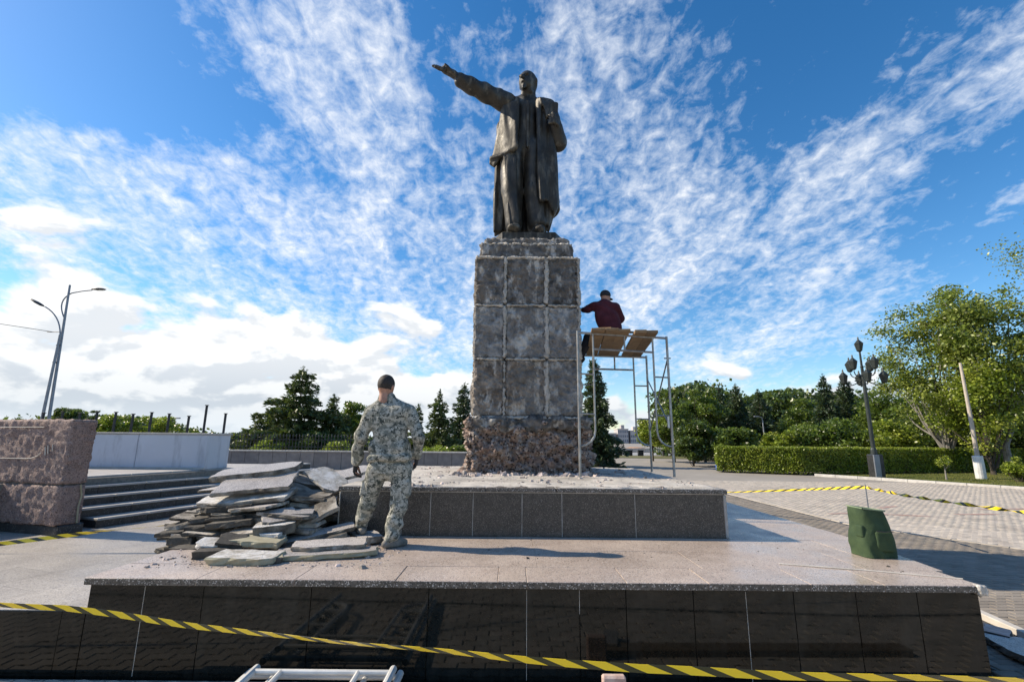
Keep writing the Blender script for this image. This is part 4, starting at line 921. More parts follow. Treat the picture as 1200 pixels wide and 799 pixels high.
# ================================================================== PILE OF STONE SLABS
def slab(cx, cy, cz, L, Wd, th, rot, label, mtop='slab_top', mside='slab_rough', seed=0, group=None, jag=.06, tri=0):
    """broken flat stone: uneven outline, thickness, ragged sides"""
    r = random.Random(seed); n = 18; pts = []
    cut = [r.random() < .35 for _ in range(4)]
    corners = [(-1, -1), (1, -1), (1, 1), (-1, 1)]; outl = []
    for i, (a, b_) in enumerate(corners):
        if cut[i]:
            f = r.uniform(.25, .6); na = corners[i-1]; nb_ = corners[(i+1) % 4]
            outl.append((a+(na[0]-a)*f/2, b_+(na[1]-b_)*f/2)); outl.append((a+(nb_[0]-a)*f/2, b_+(nb_[1]-b_)*f/2))
        else: outl.append((a+r.uniform(-.08, .08), b_+r.uniform(-.08, .08)))
    for i in range(len(outl)):
        a, b_ = outl[i], outl[(i+1) % len(outl)]; k = max(2, int(math.hypot((b_[0]-a[0])*L/2, (b_[1]-a[1])*Wd/2)/.07))
        for j in range(k):
            t = j/k; pts.append(((a[0]+(b_[0]-a[0])*t)*L/2+(r.uniform(-1, 1)*.012 if j else 0), (a[1]+(b_[1]-a[1])*t)*Wd/2+(r.uniform(-1, 1)*.012 if j else 0)))
    n = len(pts); V = []; lv = [(0, .95), (.25, 1.0), (.75, 1.0), (1., .985)]
    for z, s in lv:
        for (x, y) in pts:
            e = r.uniform(-1, 1)*jag*.16; V.append((x*s+e, y*s+r.uniform(-1, 1)*jag*.16, z*th+(r.uniform(-1, 1)*th*.10 if 0 < z < 1 else 0)))
    F = []
    for l in range(3):
        for i in range(n): F.append((l*n+i, l*n+(i+1) % n, (l+1)*n+(i+1) % n, (l+1)*n+i))
    V.append((0, 0, 0)); V.append((0, 0, th)); c0 = 4*n; c1 = 4*n+1; nside = len(F)
    for i in range(n): F.append((c1, 3*n+i, 3*n+(i+1) % n)); F.append((c0, (i+1) % n, i))
    V = np.array(V)-np.array([0, 0, th/2]); me = mesh('stone_slab', V, F, [mside, mtop])
    mi = [0]*nside+[1, 0]*n; me.polygons.foreach_set('material_index', mi)
    o = link('stone_slab', me, None, (cx, cy, cz)); o.rotation_euler = [math.radians(a) for a in rot]
    tag(o, label, 'slab', group); return o
pr = random.Random(11)
g1 = 'broken slabs heaped in the tall pile'
# hidden and half hidden body of the pile
lay = 0; z = .0; k = 0
side_words = {}
def height(x): # top of the heap along x
    return np.interp(x, [-4.3, -3.95, -3.6, -3.3, -3.0, -2.6, -2.25, -2.1], [.0, .16, .30, .44, .50, .48, .42, .38])
while z < .62:
    for gx in np.arange(-4.15, -2.15, .34):
        for gy in (5.35, 5.68, 6.02, 6.36, 6.72, 7.08):
            x = gx+pr.uniform(-.1, .1); y = gy+pr.uniform(-.08, .08)
            base = TZ if x < PX0 else 0.0
            front = 5.46+max(0, (z-.1))*.85+max(0, -3.3-x)*.25
            if y < front or (x-.20)/y < -.665: continue
            hh = height(x)+(-.0 if x > PX0 else 0)
            if z+base*0 > hh and x > PX0: continue
            if x < PX0 and z > hh+.22: continue
            zc = base+z+.03+pr.uniform(-.012, .012)
            lev = 'low down' if z < .15 else 'halfway up' if z < .36 else 'high up'
            sd_ = 'left end' if x < -3.6 else 'middle' if x < -2.75 else 'right end'
            mt = pr.choice(['slab_rough', 'slab_rough', 'slab_top', 'slab_white']) if x > -3.1 else pr.choice(['slab_dark', 'slab_dark', 'slab_rough'])
            ms = 'slab_dark' if x < -3.1 and pr.random() < .8 else pr.choice(['slab_rough', 'slab_dark', 'slab_rough'])
            L = pr.uniform(.34, .60); Wd = pr.uniform(.26, .44); L = min(L, 2*(-2.08-x)+.02) if x > -2.5 else L
            if L < .15: continue
            slab(x, y, zc, L, Wd, pr.uniform(.032, .055), (pr.uniform(-5, 5), pr.uniform(-6, 6), pr.uniform(-14, 14)), 'broken stone slab %s at the %s of the tall pile left of the plinth' % (lev, sd_), mt, ms, k, 'broken slabs %s at the %s of the tall pile' % (lev, sd_)); k += 1
    z += .052
def at(u, v, y): p = P(u, v, y); return p.x, p.y, p.z
# slabs one can single out, placed on and in front of the heap
SL = [  # u,v,y, L,W,th, rot, label, top, side
 (303, 552, 6.35, 1.00, .52, .075, (9, -6, 6), 'long smooth grey slab lying topmost on the pile, pointing left', 'slab_top', 'slab_rough'),
 (303, 567, 5.95, .84, .50, .05, (16, -5, 10), 'smooth pale grey slab just under the topmost one, tilted toward the viewer', 'slab_top', 'slab_rough'),
 (268, 572, 6.15, .55, .3, .035, (5, -4, -10), 'thin pale slab sticking out left under the smooth grey slab', 'slab_top', 'slab_dark'),
 (290, 583, 5.85, 1.05, .42, .05, (12, -6, 4), 'ragged mortar-crusted slab, third from the top of the pile', 'slab_white', 'slab_rough'),
 (272, 594, 5.75, .56, .34, .07, (2, -5, 4), 'dark slab under the mortar-crusted one, upper left of the pile', 'slab_dark', 'slab_dark'),
 (327, 606, 5.52, .34, .34, .06, (14, -6, 30), 'bluish smooth slab corner in the middle of the pile', 'slab_top', 'slab_rough'),
 (355, 602, 5.60, .24, .22, .055, (6, -2, 10), 'small squared block right of the bluish slab', 'slab_top', 'slab_rough'),
 (325, 617, 5.42, .40, .30, .10, (6, -4, 10), 'thick block with white mortar crust in the middle of the pile', 'slab_white', 'slab_rough'),
 (372, 600, 5.72, .44, .3, .05, (20, -24, 25), 'steeply leaning slab near the plinth corner', 'slab_rough', 'slab_rough'),
 (345, 575, 6.1, .75, .40, .04, (6, 18, -12), 'long thin slab sloping down to the right behind the pile top', 'slab_rough', 'slab_rough'),
 (385, 562, 6.4, .55, .40, .04, (10, 26, -25), 'thin slab leaning down toward the plinth top', 'slab_white', 'slab_rough'),
 (405, 556, 6.75, .62, .40, .04, (12, -14, 20), 'pale slab bridging from the pile to the plinth', 'slab_top', 'slab_rough'),
 (350, 562, 6.5, .70, .4, .05, (8, 12, 10), 'brownish slab behind the right end of the topmost slab', 'slab_rough', 'slab_dark'),
 (372, 626, 5.50, .78, .24, .045, (4, -10, 24), 'long narrow slab slanting up to the plinth, lower right of the pile', 'slab_top', 'slab_rough'),
 (352, 637, 5.32, .92, .26, .05, (3, -9, 26), 'long dark-edged slab slanting along the ground to the plinth', 'slab_dark', 'slab_rough'),
 (285, 626, 5.35, .30, .20, .06, (5, -4, 5), 'short brown slab end with pale left corner, lower middle of the pile', 'slab_rough', 'slab_rough'),
 (318, 626, 5.32, .26, .20, .06, (5, 0, -8), 'small mortar-white chunk, lower middle of the pile', 'slab_white', 'slab_white'),
 (302, 634, 5.16, .50, .26, .06, (4, 3, 4), 'yellowish cut slab near the front foot of the pile', 'slab_ochre', 'slab_ochre'),
 (288, 654, 4.72, .60, .28, .065, (3, 1, -2), 'white mortar-crusted slab lying flat at the front of the pile', 'slab_white', 'slab_ochre'),
 (321, 655, 4.70, .16, .10, .05, (2, 0, 22), 'short broken stub beside the white-crusted front slab', 'slab_ochre', 'slab_dark'),
 (249, 645, 4.92, .27, .22, .07, (2, 0, 14), 'dark chunk at the front left foot of the pile', 'slab_dark', 'slab_dark'),
 (248, 638, 5.02, .26, .20, .055, (12, 4, 4), 'white-crusted chunk resting on the dark front chunk', 'slab_white', 'slab_white'),
 (272, 634, 5.08, .24, .22, .06, (18, 10, 20), 'dark wedge of stone leaning beside the white chunk', 'slab_dark', 'slab_dark'),
 (225, 643, 5.30, .36, .22, .055, (0, 0, 0), 'dark flat slab lowest at the left foot of the pile', 'slab_dark', 'slab_dark'),
 (218, 632, 5.55, .26, .24, .085, (2, 0, 4), 'thick dark block in the second layer at the left foot', 'slab_dark', 'slab_dark'),
 (214, 622, 5.75, .42, .3, .045, (2, -5, 4), 'thin dark slab jutting out farthest left', 'slab_dark', 'slab_dark'),
 (224, 612, 5.85, .52, .26, .05, (6, -14, 12), 'brown-edged slab sloping up from the left edge of the pile', 'slab_dark', 'slab_rough'),
 (250, 606, 5.75, .42, .24, .055, (4, -8, 6), 'dark slab stacked on the sloping one, left shoulder of the pile', 'slab_dark', 'slab_dark'),
 (246, 616, 5.62, .44, .24, .05, (4, -4, 2), 'dark rounded slab below the left shoulder of the pile', 'slab_dark', 'slab_dark'),
 (245, 625, 5.52, .44, .24, .04, (2, 3, 0), 'thin brownish slab edge in the left half of the pile', 'slab_rough', 'slab_dark'),
 (275, 612, 5.52, .46, .26, .06, (2, -6, 3), 'grey-edged dark slab left of the thick white block', 'slab_dark', 'slab_dark'),
 (378, 655, 4.78, .78, .30, .05, (0, -1, 12), 'large pale slab flat on the platform, lower of two at the man\'s feet', 'slab_top', 'slab_ochre'),
 (382, 645, 4.98, .60, .30, .045, (1, -1, 14), 'pale smooth slab on top of the one at the man\'s feet', 'slab_top', 'slab_rough'),
]
for i, (u, v, y, L, Wd, th, rot, lb, mt, ms) in enumerate(SL):
    x, y, z = at(u, v, y)
    if i == 31: x, y, z = -1.80, 4.98, .028
    if i == 32: x, y, z = -1.80, 5.12, .076
    if i in (18, 19, 20): z = th/2+.004
    o = slab(x, y, z, L, Wd, th, rot, lb, mt, ms, 300+i)
    if i == 31: o.scale = (1.25, 1.2, 1)
    if i == 32: o.scale = (1.2, 1.2, 1)
tag(slab(-1.60, 5.62, .05, .26, .36, .07, (0, 0, 30), 'dark stone under the left foot of the man', 'slab_top', 'slab_rough', 401), 'stone under the left foot of the person in camouflage', 'slab')

# ================================================================== BAG, TAPES, FRAME ON THE GROUND
bag = thing('canvas_bag', 'green canvas tool bag standing open on the right of the platform', 'bag', (3.72, 5.2, 0))
bc_ = np.array([3.735, 5.22])
BA = math.radians(6)
def bagd(G, off=0.):
    z = G[..., 2]; t = np.clip(z/.47, 0, 1); hw = .185-.055*t**1.6; hd = .15-.035*t; sh_ = .0+.012*np.sin(z*9)-.02*t
    x0 = G[..., 0]-bc_[0]-sh_; y0 = G[..., 1]-bc_[1]; ca, sa = math.cos(BA), math.sin(BA); x = x0*ca+y0*sa; y = -x0*sa+y0*ca; tz = .47-.11*(G[..., 0]-bc_[0]+.12)
    q = np.stack([np.abs(x)-hw+.075, np.abs(y)-hd+.075], -1); d = np.linalg.norm(np.maximum(q, 0), axis=-1)+np.minimum(q.max(-1), 0)-.075+off
    return d, tz
g_ = SDF((3.40, 4.92, -.01), (4.08, 5.52, .55), .007)
def bf(G):
    d, tz = bagd(G); z = G[..., 2]
    d = d+.007*np.sin(z*22+G[..., 0]*9)*np.sin(G[..., 0]*14+2)+.008*np.sin(G[..., 0]*48+z*10+2*np.sin(z*9+G[..., 0]*7))*np.clip((.45-z)*3,0,1)+.016*fbm(G*8, 3)
    return np.maximum(np.maximum(d, z-tz), .0-z)
g_.join(bf, (3.42, 4.94, 0), (4.06, 5.50, .52), .008)
def bf2(G):
    d, tz = bagd(G, .014); d = d+.007*np.sin(G[..., 2]*22+G[..., 0]*9)*np.sin(G[..., 0]*14+2)+.016*fbm(G*8, 3); return np.maximum(d, .20-G[..., 2])
g_.join(bf2, (3.42, 4.94, .2), (4.06, 5.50, .55), .006, cut=True)
g_.build('bag_body', 'canvas', bag)
g_ = SDF(np.array([3.60, 5.00, .02]), np.array([3.90, 5.14, .36]), .006); g_.box((3.76, 5.075, .16), (.085, .018, .095), .018, .01); g_.folds(lambda G: .010*fbm(G*14, 3), .05); g_.build('front_pocket', 'canvas', bag)
part('seam', *tube([(3.68, 5.052, .262), (3.76, 5.046, .258), (3.845, 5.052, .262)], .005, 6), 'glove', bag)
pk = np.array([bc_[0]+(-.175)*math.cos(BA)+.05*math.sin(BA)*-1*-1, bc_[1]+(-.175)*math.sin(BA)-.05*math.cos(BA), .25])
g_ = SDF(pk-.12, pk+.12, .006); g_.box(pk+np.array([.012, 0, 0]), (.022, .050, .06), .018, .012, (0, 0, BA)); g_.build('side_pocket', 'canvas', bag)
zt_ = lambda x: .47-.11*(x-bc_[0]+.12)
rim = [(bc_[0]-.02+(a*.128)*math.cos(BA)-(b_*.105)*math.sin(BA), bc_[1]+(a*.128)*math.sin(BA)+(b_*.105)*math.cos(BA)) for a, b_ in [(-1, -1), (-.3, -1.1), (.4, -1.05), (1, -.9), (1.08, 0), (1, .9), (0, 1.05), (-1, .95), (-1.05, 0), (-1, -1)]]
part('rim_piping', *tube([(x, y, zt_(x)+.002) for x, y in rim], .007, 6, False), 'canvas_edge', bag, True)
def tape(name, pts, wd, twist, label, rep=None, sag=0, wav=0, seg=10):
    """barrier tape: a thin band along pts that twists; stripes follow its length"""
    P_ = []; pts = [Vector(p) for p in pts]
    for a, c in zip(pts, pts[1:]):
        for i in range(seg): P_.append(a.lerp(c, i/seg))
    P_.append(pts[-1]); n = len(P_); V = []; UV = []; L = 0; tw0 = twist if callable(twist) else (lambda s: twist*s)
    for i, p in enumerate(P_):
        if i: L += (p-P_[i-1]).length
        t = (P_[min(i+1, n-1)]-P_[max(i-1, 0)]).normalized(); N = Vector((0, 0, 1)); N = (N-t*N.dot(t)).normalized(); Bn = t.cross(N); a = tw0(L)
        q = N*math.cos(a)+Bn*math.sin(a); th = Bn*math.cos(a)-N*math.sin(a); z = Vector((0, 0, wav*math.sin(L*5+1)))
        for s, o_ in ((-.5, -.0006), (.5, -.0006), (.5, .0006), (-.5, .0006)): V.append(p+q*(s*wd)+th*o_+z)
        UV.append(L)
    F = []
    for i in range(n-1):
        for k_ in range(4): F.append((i*4+k_, i*4+(k_+1) % 4, (i+1)*4+(k_+1) % 4, (i+1)*4+k_))
    V = np.array([tuple(v) for v in V]); o = part(name, V, F, 'tape'); uvl = o.data.uv_layers.new(name='UVMap'); rep = rep or wd*3.2
    for lp in o.data.loops:
        vi = lp.vertex_index; uvl.data[lp.index].uv = (UV[vi//4]/rep, 1. if vi % 4 in (1, 2) else 0.)
    return tag(o, label, 'tape')
fr_pts = [P(u, v, y) for u, v, y in [(-260, 690, 3.85), (-60, 701, 3.78), (0, 708, 3.74), (75, 712, 3.7), (150, 722, 3.66), (225, 732.5, 3.55), (300, 742, 3.4), (450, 756.5, 3.1), (600, 770.5, 2.85), (750, 783.5, 2.7), (900, 790, 2.6), (1050, 794, 2.55), (1200, 796.5, 2.5), (1420, 801, 2.4)]]
tape('barrier_tape', fr_pts, .042, lambda s: .45+.35*math.sin(s*1.7), 'yellow and black barrier tape stretched in front of the black wall, nearest the viewer', .21, wav=.003)
lt = [P(u, v, y) for u, v, y in [(-160, 662, 6.0), (0, 637.5, 6.1), (60, 629, 6.15), (120, 622.5, 6.2), (185, 616, 6.25), (245, 607.5, 6.3)]]
tape('barrier_tape', lt, .048, lambda s: .6+.9*math.sin(s*2.6), 'twisted yellow and black tape running from the left edge to the slab pile', .22, wav=.005)
rp = [P(u, v, y) for u, v, y in [(1400, 631, 5.2), (1200, 600, 6.6), (1120, 589, 7.6), (1060, 580, 8.8), (1014.2, 570.5, 10.2)]]
tape('barrier_tape', rp, .055, lambda s: 7.0*s, 'twisted yellow and black tape running from behind the bag to the right edge', .20, seg=40)
lp_ = [P(u, v, y) for u, v, y in [(1014.2, 570.5, 10.2), (940, 573.5, 12), (846, 577, 13.4), (790, 579, 14.5)]]
tape('barrier_tape', lp_, .07, lambda s: .5+.2*s, 'yellow and black tape hanging between the plinth and the bag, across the square', .26)
q = rp[-1]; ps = thing('tape_post', 'thin steel stake behind the bag where the two square tapes meet', 'post', (q.x, q.y, GZ))
part('stake', *tube([(q.x, q.y, GZ), (q.x, q.y, q.z+.05)], .012, 8), 'lamp_grey', ps); part('foot_plate', *bbox(q.x-.12, q.x+.12, q.y-.12, q.y+.12, GZ-.001, GZ+.02, .004), 'steel_dark', ps)
# scaffold frames lying on the pavers in front of the wall (seen in its polish too)
def ground_frame(x0, x1, y0, y1, z, label, m='white_metal', lift=.0):
    t = thing('scaffold', label, 'scaffold frame', ((x0+x1)/2, (y0+y1)/2, z), 'scaffold frames lying before the black wall')
    def q(x, y, dz=0): return (x, y, z+dz+lift*(y-y0)/(y1-y0))
    part('post', *tube([q(x0, y0), q(x0+.02, y1)], .027, 10), m, t); part('post', *tube([q(x1, y0), q(x1+.02, y1)], .027, 10), m, t)
    part('top_bar', *tube([q(x0+.02, y1-.06), q(x1+.02, y1-.06)], .020, 10), m, t); part('second_bar', *tube([q(x0+.24, y1-.30), q(x1-.20, y1-.30)], .016, 8), m, t)
    for s, xa in ((1, x0), (-1, x1)):
        xi = xa+s*.23; pts = [q(xi, y1-.06), q(xi, y0+.5)]+[q(xi-s*.2*(1-math.cos(a)), y0+.5-.2*math.sin(a)) for a in (.5, 1., 1.57)]
        part('inner_tube', *tube(pts, .020, 8), m, t)
        for f in (.35, .62, .84): part('rung', *tube([q(xa, y0+(y1-y0)*f), q(xi, y0+(y1-y0)*f)], .018, 6), m, t)
    return t
ground_frame(-2.02, -.86, 2.45, 4.13, GZ+.03, 'pale scaffold frame lying on the pavers against the black wall, lower one', 'white_metal', .05)
ground_frame(-1.94, -.90, 2.50, 4.06, GZ+.09, 'scaffold frame lying on top of the other before the black wall', 'white_metal', .05)
tb = thing('timber', 'long rough timber lying on the pavers, mirrored in the black wall', 'timber', (1.9, 3.7, GZ))
part('beam', xf(bbox(.75, 3.6, 3.62, 3.78, GZ, GZ+.06, .006)[0], (0, 0, 0), (0, 0, -.02), (2, 3.7, 0)), bbox(.75, 3.6, 3.62, 3.78, GZ, GZ+.06, .006)[1], 'wood', tb)
tag(part('board_offcut', xf(bbox(.86, 1.0, 3.4, 3.72, GZ+.062, GZ+.085, .004)[0], (0, 0, 0), (0, 0, .25), (.9, 3.6, 0)), bbox(.86, 1.0, 3.4, 3.72, GZ+.062, GZ+.085, .004)[1], 'slab_top'), 'short pale board resting across the timber before the black wall', 'board')
x, y, z = at(719, 791, 3.86)
V, F = bbox(x-.085, x+.085, y-.03, y+.03, GZ, z+.004, .012); tag(part('pink_stone', V, F, 'pink_stone'), 'small pink-white stone standing on end against the black wall, bottom edge', 'stone')
tag(part('cable', *tube([(-6, 2.2, GZ+.006), (-3, 2.35, GZ+.006), (-1, 2.45, GZ+.006), (1.5, 2.6, GZ+.006), (4, 2.75, GZ+.006), (7.5, 2.5, GZ+.006)], .012, 6), 'steel_dark'), 'thin dark cable lying across the front pavers, mirrored in the black wall', 'cable')
# pale board and rubble on the right of the platform
V, F = bbox(-.75, 1.1, -.045, .045, 0, .07, .006); tag(part('stone_beam', xf(V, (5.02, 4.9, GZ), (0, 0, math.radians(80))), F, 'pale_stone'), 'long pale stone beam lying on the pavers beside the right end of the platform', 'beam')
for i, (x, y, L, Wd, r, lb) in enumerate([(4.62, 4.75, .7, .34, 70, 'dark slab fragment between the platform end and the pale beam'), (4.72, 4.30, .6, .4, 20, 'dark slab lying nearest the viewer right of the platform'), (4.80, 5.15, .3, .2, 40, 'reddish stone fragment beside the far end of the pale beam')]):
    slab(x, y, GZ+.04, L, Wd, .06, (2, 2, r), lb, 'slab_top' if i < 2 else 'pink_stone', 'slab_dark', 420+i)

# ================================================================== TREES AND HEDGE
def conifer(x, y, h, w, label, m='pine', kind='pine_tree', base=GZ, seed=0, dens=1., lean=0, bare=.06, droop=.25, cat='tree', group=None, open_=0.):
    r = np.random.default_rng(seed); t = thing(kind, label, cat, (x, y, base), group)
    part('trunk', *tube([(x, y, base), (x+lean*.5, y, base+h*.5), (x+lean, y, base+h*.98)], [h*.018+.03, h*.011+.02, .02], 8), 'bark_dark', t)
    Pn = []; S_ = []; br = MB(); nw = int(h*(2.5 if m == 'spruce' else 2.3)); upd = []
    for i in range(nw):
        f = bare+(1-bare)*(i+r.uniform(-.2, .2))/nw; zc = base+h*f; R = w*(.62 if m == 'spruce' else .54)*(1-f)**.78*r.uniform(.72, 1.15)+.10; nb_ = int(6+3*(1-f))
        if open_ and r.random() < open_: R *= r.uniform(.45, .8)
        a0 = r.uniform(0, 6.28)
        for k in range(nb_):
            a = a0+k*6.283/nb_+r.uniform(-.3, .3); L = R*r.uniform(.55, 1.25); d = np.array([math.cos(a), math.sin(a), 0]); c0 = np.array([x+lean*f, y, zc])
            end = c0+d*L+np.array([0, 0, -droop*L+.10*L*0]); mid = (c0+end)/2+np.array([0, 0, .06*L])
            if L > .5: br.add(*tube([c0, mid, end], [.03+.012*L, .02, .008], 4))
            m_ = max(8, int(L*34*dens)); tt = r.uniform(.12, 1.0, m_)**.8; p = c0*(1-tt[:, None])**2+2*mid*(tt*(1-tt))[:, None]+end*(tt**2)[:, None]
            sp = .16+.34*L*(1-tt)*.6; sd_ = np.array([-d[1], d[0], 0]); p = p+sd_*(r.uniform(-1, 1, m_)*sp)[:, None]+np.array([0, 0, 1])*(r.normal(-.05, .13, m_))[:, None]
            Pn.append(p); S_.append(np.full(m_, .14+.025*L)); upd.append(np.tile(d, (m_, 1)))
    tip = np.column_stack([x+lean+r.normal(0, .05, 30), y+r.normal(0, .05, 30), base+h*r.uniform(.93, 1.01, 30)]); Pn.append(tip); S_.append(np.full(30, .1)); upd.append(np.tile([0, 0, 1.], (30, 1)))
    Cn = np.concatenate(Pn); sz = np.concatenate(S_)*r.uniform(.7, 1.3, len(Cn)); D_ = np.concatenate(upd)+r.normal(0, .5, Cn.shape); D_ /= np.linalg.norm(D_, axis=1, keepdims=True)
    e = r.normal(size=Cn.shape); e -= D_*(D_*e).sum(1, keepdims=True); e /= np.linalg.norm(e, axis=1, keepdims=True); s = sz[:, None]
    V = np.stack([Cn-D_*s, Cn+e*s*.36, Cn+D_*s*1.1, Cn-e*s*.36], 1).reshape(-1, 3)
    br.obj('limbs', 'bark_dark', t); part('crown', V, np.arange(len(V)).reshape(-1, 4), m, t); return t
def broadleaf(x, y, h, w, label, m='leaf_mid', base=GZ, seed=0, n=9000, leaf=.11, trunk=.35, nb_=7, kind='broadleaf_tree', bark='bark_dark', group=None, dense=1., cat='tree', lean=(0, 0), shell=.5, trunk_vis=True):
    r = np.random.default_rng(seed); rr = random.Random(seed); t = thing(kind, label, cat, (x, y, base), group)
    top = np.array([x+lean[0]*.3, y+lean[1]*.3, base+h*trunk]); part('trunk', *tube([(x, y, base), (x+lean[0]*.12, y, base+h*trunk*.5), tuple(top)], [h*.015+.03, h*.012+.02, h*.010], 9), bark, t)
    lm_ = MB(); tips = []; c = np.array([x+lean[0], y+lean[1], base+h*(.5+trunk*.5)*.98]); ax = np.array([w/2, w/2, h*(1-trunk*.75)/2])
    c[2] = base+h-ax[2]
    for i in range(int(nb_*4)):
        v = r.normal(size=3); v /= np.linalg.norm(v); rad = r.uniform(.35, .88); p = c+v*ax*rad; tips.append((p, (1.05-rad*.55)*w*.17*r.uniform(.7, 1.25)))
        if i < nb_*2.2:
            mid = top*.45+p*.55+np.array([0, 0, -.05*h])+r.normal(0, .05*w, 3); lm_.add(*tube(arc(top+np.array([0, 0, rr.uniform(-.12, 0)*h]), mid, p, 6), np.linspace(h*.006+.01, .010, 6), 5))
    lm_.obj('limbs', bark, t)
    wts = np.array([q[1]**2 for q in tips]); wts /= wts.sum(); cnt = r.multinomial(n, wts); Pn = []
    for (p, s), k in zip(tips, cnt):
        v = r.normal(size=(k, 3)); v /= np.linalg.norm(v, axis=1, keepdims=True); Pn.append(p+v*(r.uniform(shell, 1.15, k)[:, None])*s*np.array([1.25, 1.25, .8])*(1+.25*fbm(v*2.3+p, 2)[:, None]*2))
    Cn = np.concatenate(Pn); Cn = Cn[Cn[:, 2] > base+.1]; D_ = r.normal(size=Cn.shape); D_[:, 2] *= .6; D_ /= np.linalg.norm(D_, axis=1, keepdims=True); e = r.normal(size=Cn.shape); e -= D_*(D_*e).sum(1, keepdims=True); e /= np.linalg.norm(e, axis=1, keepdims=True)
    s = (leaf*r.uniform(.6, 1.35, len(Cn)))[:, None]; V = np.stack([Cn-D_*s, Cn+e*s*.62, Cn+D_*s, Cn-e*s*.62], 1).reshape(-1, 3)
    part('crown', V, np.arange(len(V)).reshape(-1, 4), m, t); return t
def tr(u, vtop, wpx, y, fn, label, seed, **k):
    p = P(u, vtop, y); x = P(u, 530, y).x; h = (p.z-GZ)*(1.07 if fn is broadleaf else 1.); sc_ = (P(u+wpx/2, 500, y)-P(u-wpx/2, 500, y)).x; return fn(x, y, h, sc_, label, seed=seed, **k)
# left of the pedestal
tr(346, 430, 112, 40, conifer, 'tallest dark pine in the group behind the picket fence', 1, m='pine', dens=1.6, open_=.4, droop=.0)
tr(300, 488, 60, 42, conifer, 'small dark pine at the left end of the group behind the picket fence', 2, m='pine', dens=1.3, droop=.08)
tr(322, 470, 66, 44, conifer, 'dark pine left of the tallest one behind the picket fence', 3, m='pine', dens=1.3, droop=.08)
tr(386, 462, 74, 42, conifer, 'dark bushy pine just right of the tallest one', 4, m='pine', dens=1.5, open_=.3, droop=.05)
tr(410, 472, 44, 46, broadleaf, 'lighter green tree beside the left shoulder of the man', 5, n=7000, m='leaf_mid')
tr(366, 508, 60, 38, broadleaf, 'dark low bushy tree in the shade of the pines', 6, n=5000, m='leaf_dark', trunk=.1)
tr(488, 474, 34, 48, conifer, 'slim pine right of the head of the man', 7, m='pine', dens=1.3)
tr(513, 457, 58, 42, conifer, 'broad green pine between the man and the pedestal', 8, m='pine', dens=1.5, open_=.2, droop=.05)
tr(542, 449, 42, 45, conifer, 'taller pointed pine just left of the pedestal', 9, m='spruce', kind='spruce_tree', dens=1.3)
tr(318, 515, 46, 36, broadleaf, 'bright green bush under the pines near the grey wall', 10, n=4000, m='leaf_bright', trunk=.1, kind='bush', cat='bush', leaf=.08)
tr(396, 517, 40, 36, broadleaf, 'bright bush behind the right end of the picket fence', 11, n=3500, m='leaf_bright', trunk=.1, kind='bush', cat='bush', leaf=.08)
tr(512, 524, 48, 36, broadleaf, 'low bright bush under the broad pine left of the pedestal', 12, n=4000, m='leaf_bright', trunk=.1, kind='bush', cat='bush', leaf=.08)
tr(540, 521, 30, 37, broadleaf, 'low green bush touching the left side of the pedestal', 13, n=3000, m='leaf_mid', trunk=.1, kind='bush', cat='bush', leaf=.08)
tr(466, 520, 40, 38, broadleaf, 'dark bush behind the back of the man', 14, n=3500, m='leaf_dark', trunk=.1, kind='bush', cat='bush', leaf=.09)
# far left, above the grey wall
tr(75, 474, 42, 50, broadleaf, 'dark treetop showing over the red granite block', 20, n=4000, m='leaf_dark', leaf=.14)
tr(102, 479, 14, 48, broadleaf, 'small dark treetop at the corner of the red granite block', 21, n=1200, m='leaf_dark', leaf=.12)
tr(130, 486, 44, 50, broadleaf, 'bright leafy treetop left over the grey wall', 22, n=4500, m='leaf_bright', leaf=.12, nb_=5)
tr(178, 487, 46, 52, broadleaf, 'bright leafy treetop over the middle of the grey wall', 23, n=4500, m='leaf_bright', leaf=.12, nb_=5)
# right of the pedestal
tr(698, 418, 60, 36, conifer, 'big dark spruce behind the scaffold', 30, m='spruce', kind='spruce_tree', dens=1.7, droop=.28, base=GZ)
tr(765, 489, 42, 46, broadleaf, 'light green tree seen through the scaffold', 31, n=6000, m='leaf_bright')
tr(790, 470, 56, 44, broadleaf, 'round green tree behind the right scaffold posts', 32, n=9000, m='leaf_mid', trunk=.15)
tr(826, 453, 60, 45, broadleaf, 'tall dark-green tree right of the scaffold', 33, n=10000, m='leaf_mid', trunk=.12)
tr(812, 492, 60, 38, broadleaf, 'dark bushy tree at the left end of the hedge', 34, n=9000, m='leaf_dark', trunk=.08)
tr(848, 452, 44, 48, conifer, 'pointed spruce behind the left end of the hedge', 35, m='spruce', kind='spruce_tree', dens=1.3)
tr(868, 450, 50, 46, conifer, 'tallest spruce of the row behind the left half of the hedge', 36, m='spruce', kind='spruce_tree', dens=1.5)
tr(895, 457, 50, 44, conifer, 'spruce beside the short lamp post behind the hedge', 37, m='spruce', kind='spruce_tree', dens=1.4)
tr(862, 498, 60, 37, broadleaf, 'mid green bushy tree behind the bright end of the hedge', 38, n=8000, m='leaf_mid', trunk=.08)
tr(914, 506, 50, 38, broadleaf, 'yellow-green bush behind the hedge, left of the lantern post', 39, n=6000, m='leaf_bright', trunk=.08, kind='bush', cat='bush')
tr(938, 470, 64, 44, broadleaf, 'rounded tree left of the pair of spruces', 40, n=9000, m='leaf_mid', trunk=.12)
tr(975, 439, 50, 48, conifer, 'left one of the pair of spruces left of the lantern post', 41, m='spruce', kind='spruce_tree', dens=1.5, droop=.22)
tr(1000, 441, 50, 49, conifer, 'right one of the pair of spruces left of the lantern post', 42, m='spruce', kind='spruce_tree', dens=1.5, droop=.22)
tr(970, 492, 90, 38, broadleaf, 'wide dark tree between the hedge and the pair of spruces', 43, n=11000, m='leaf_mid', trunk=.06)
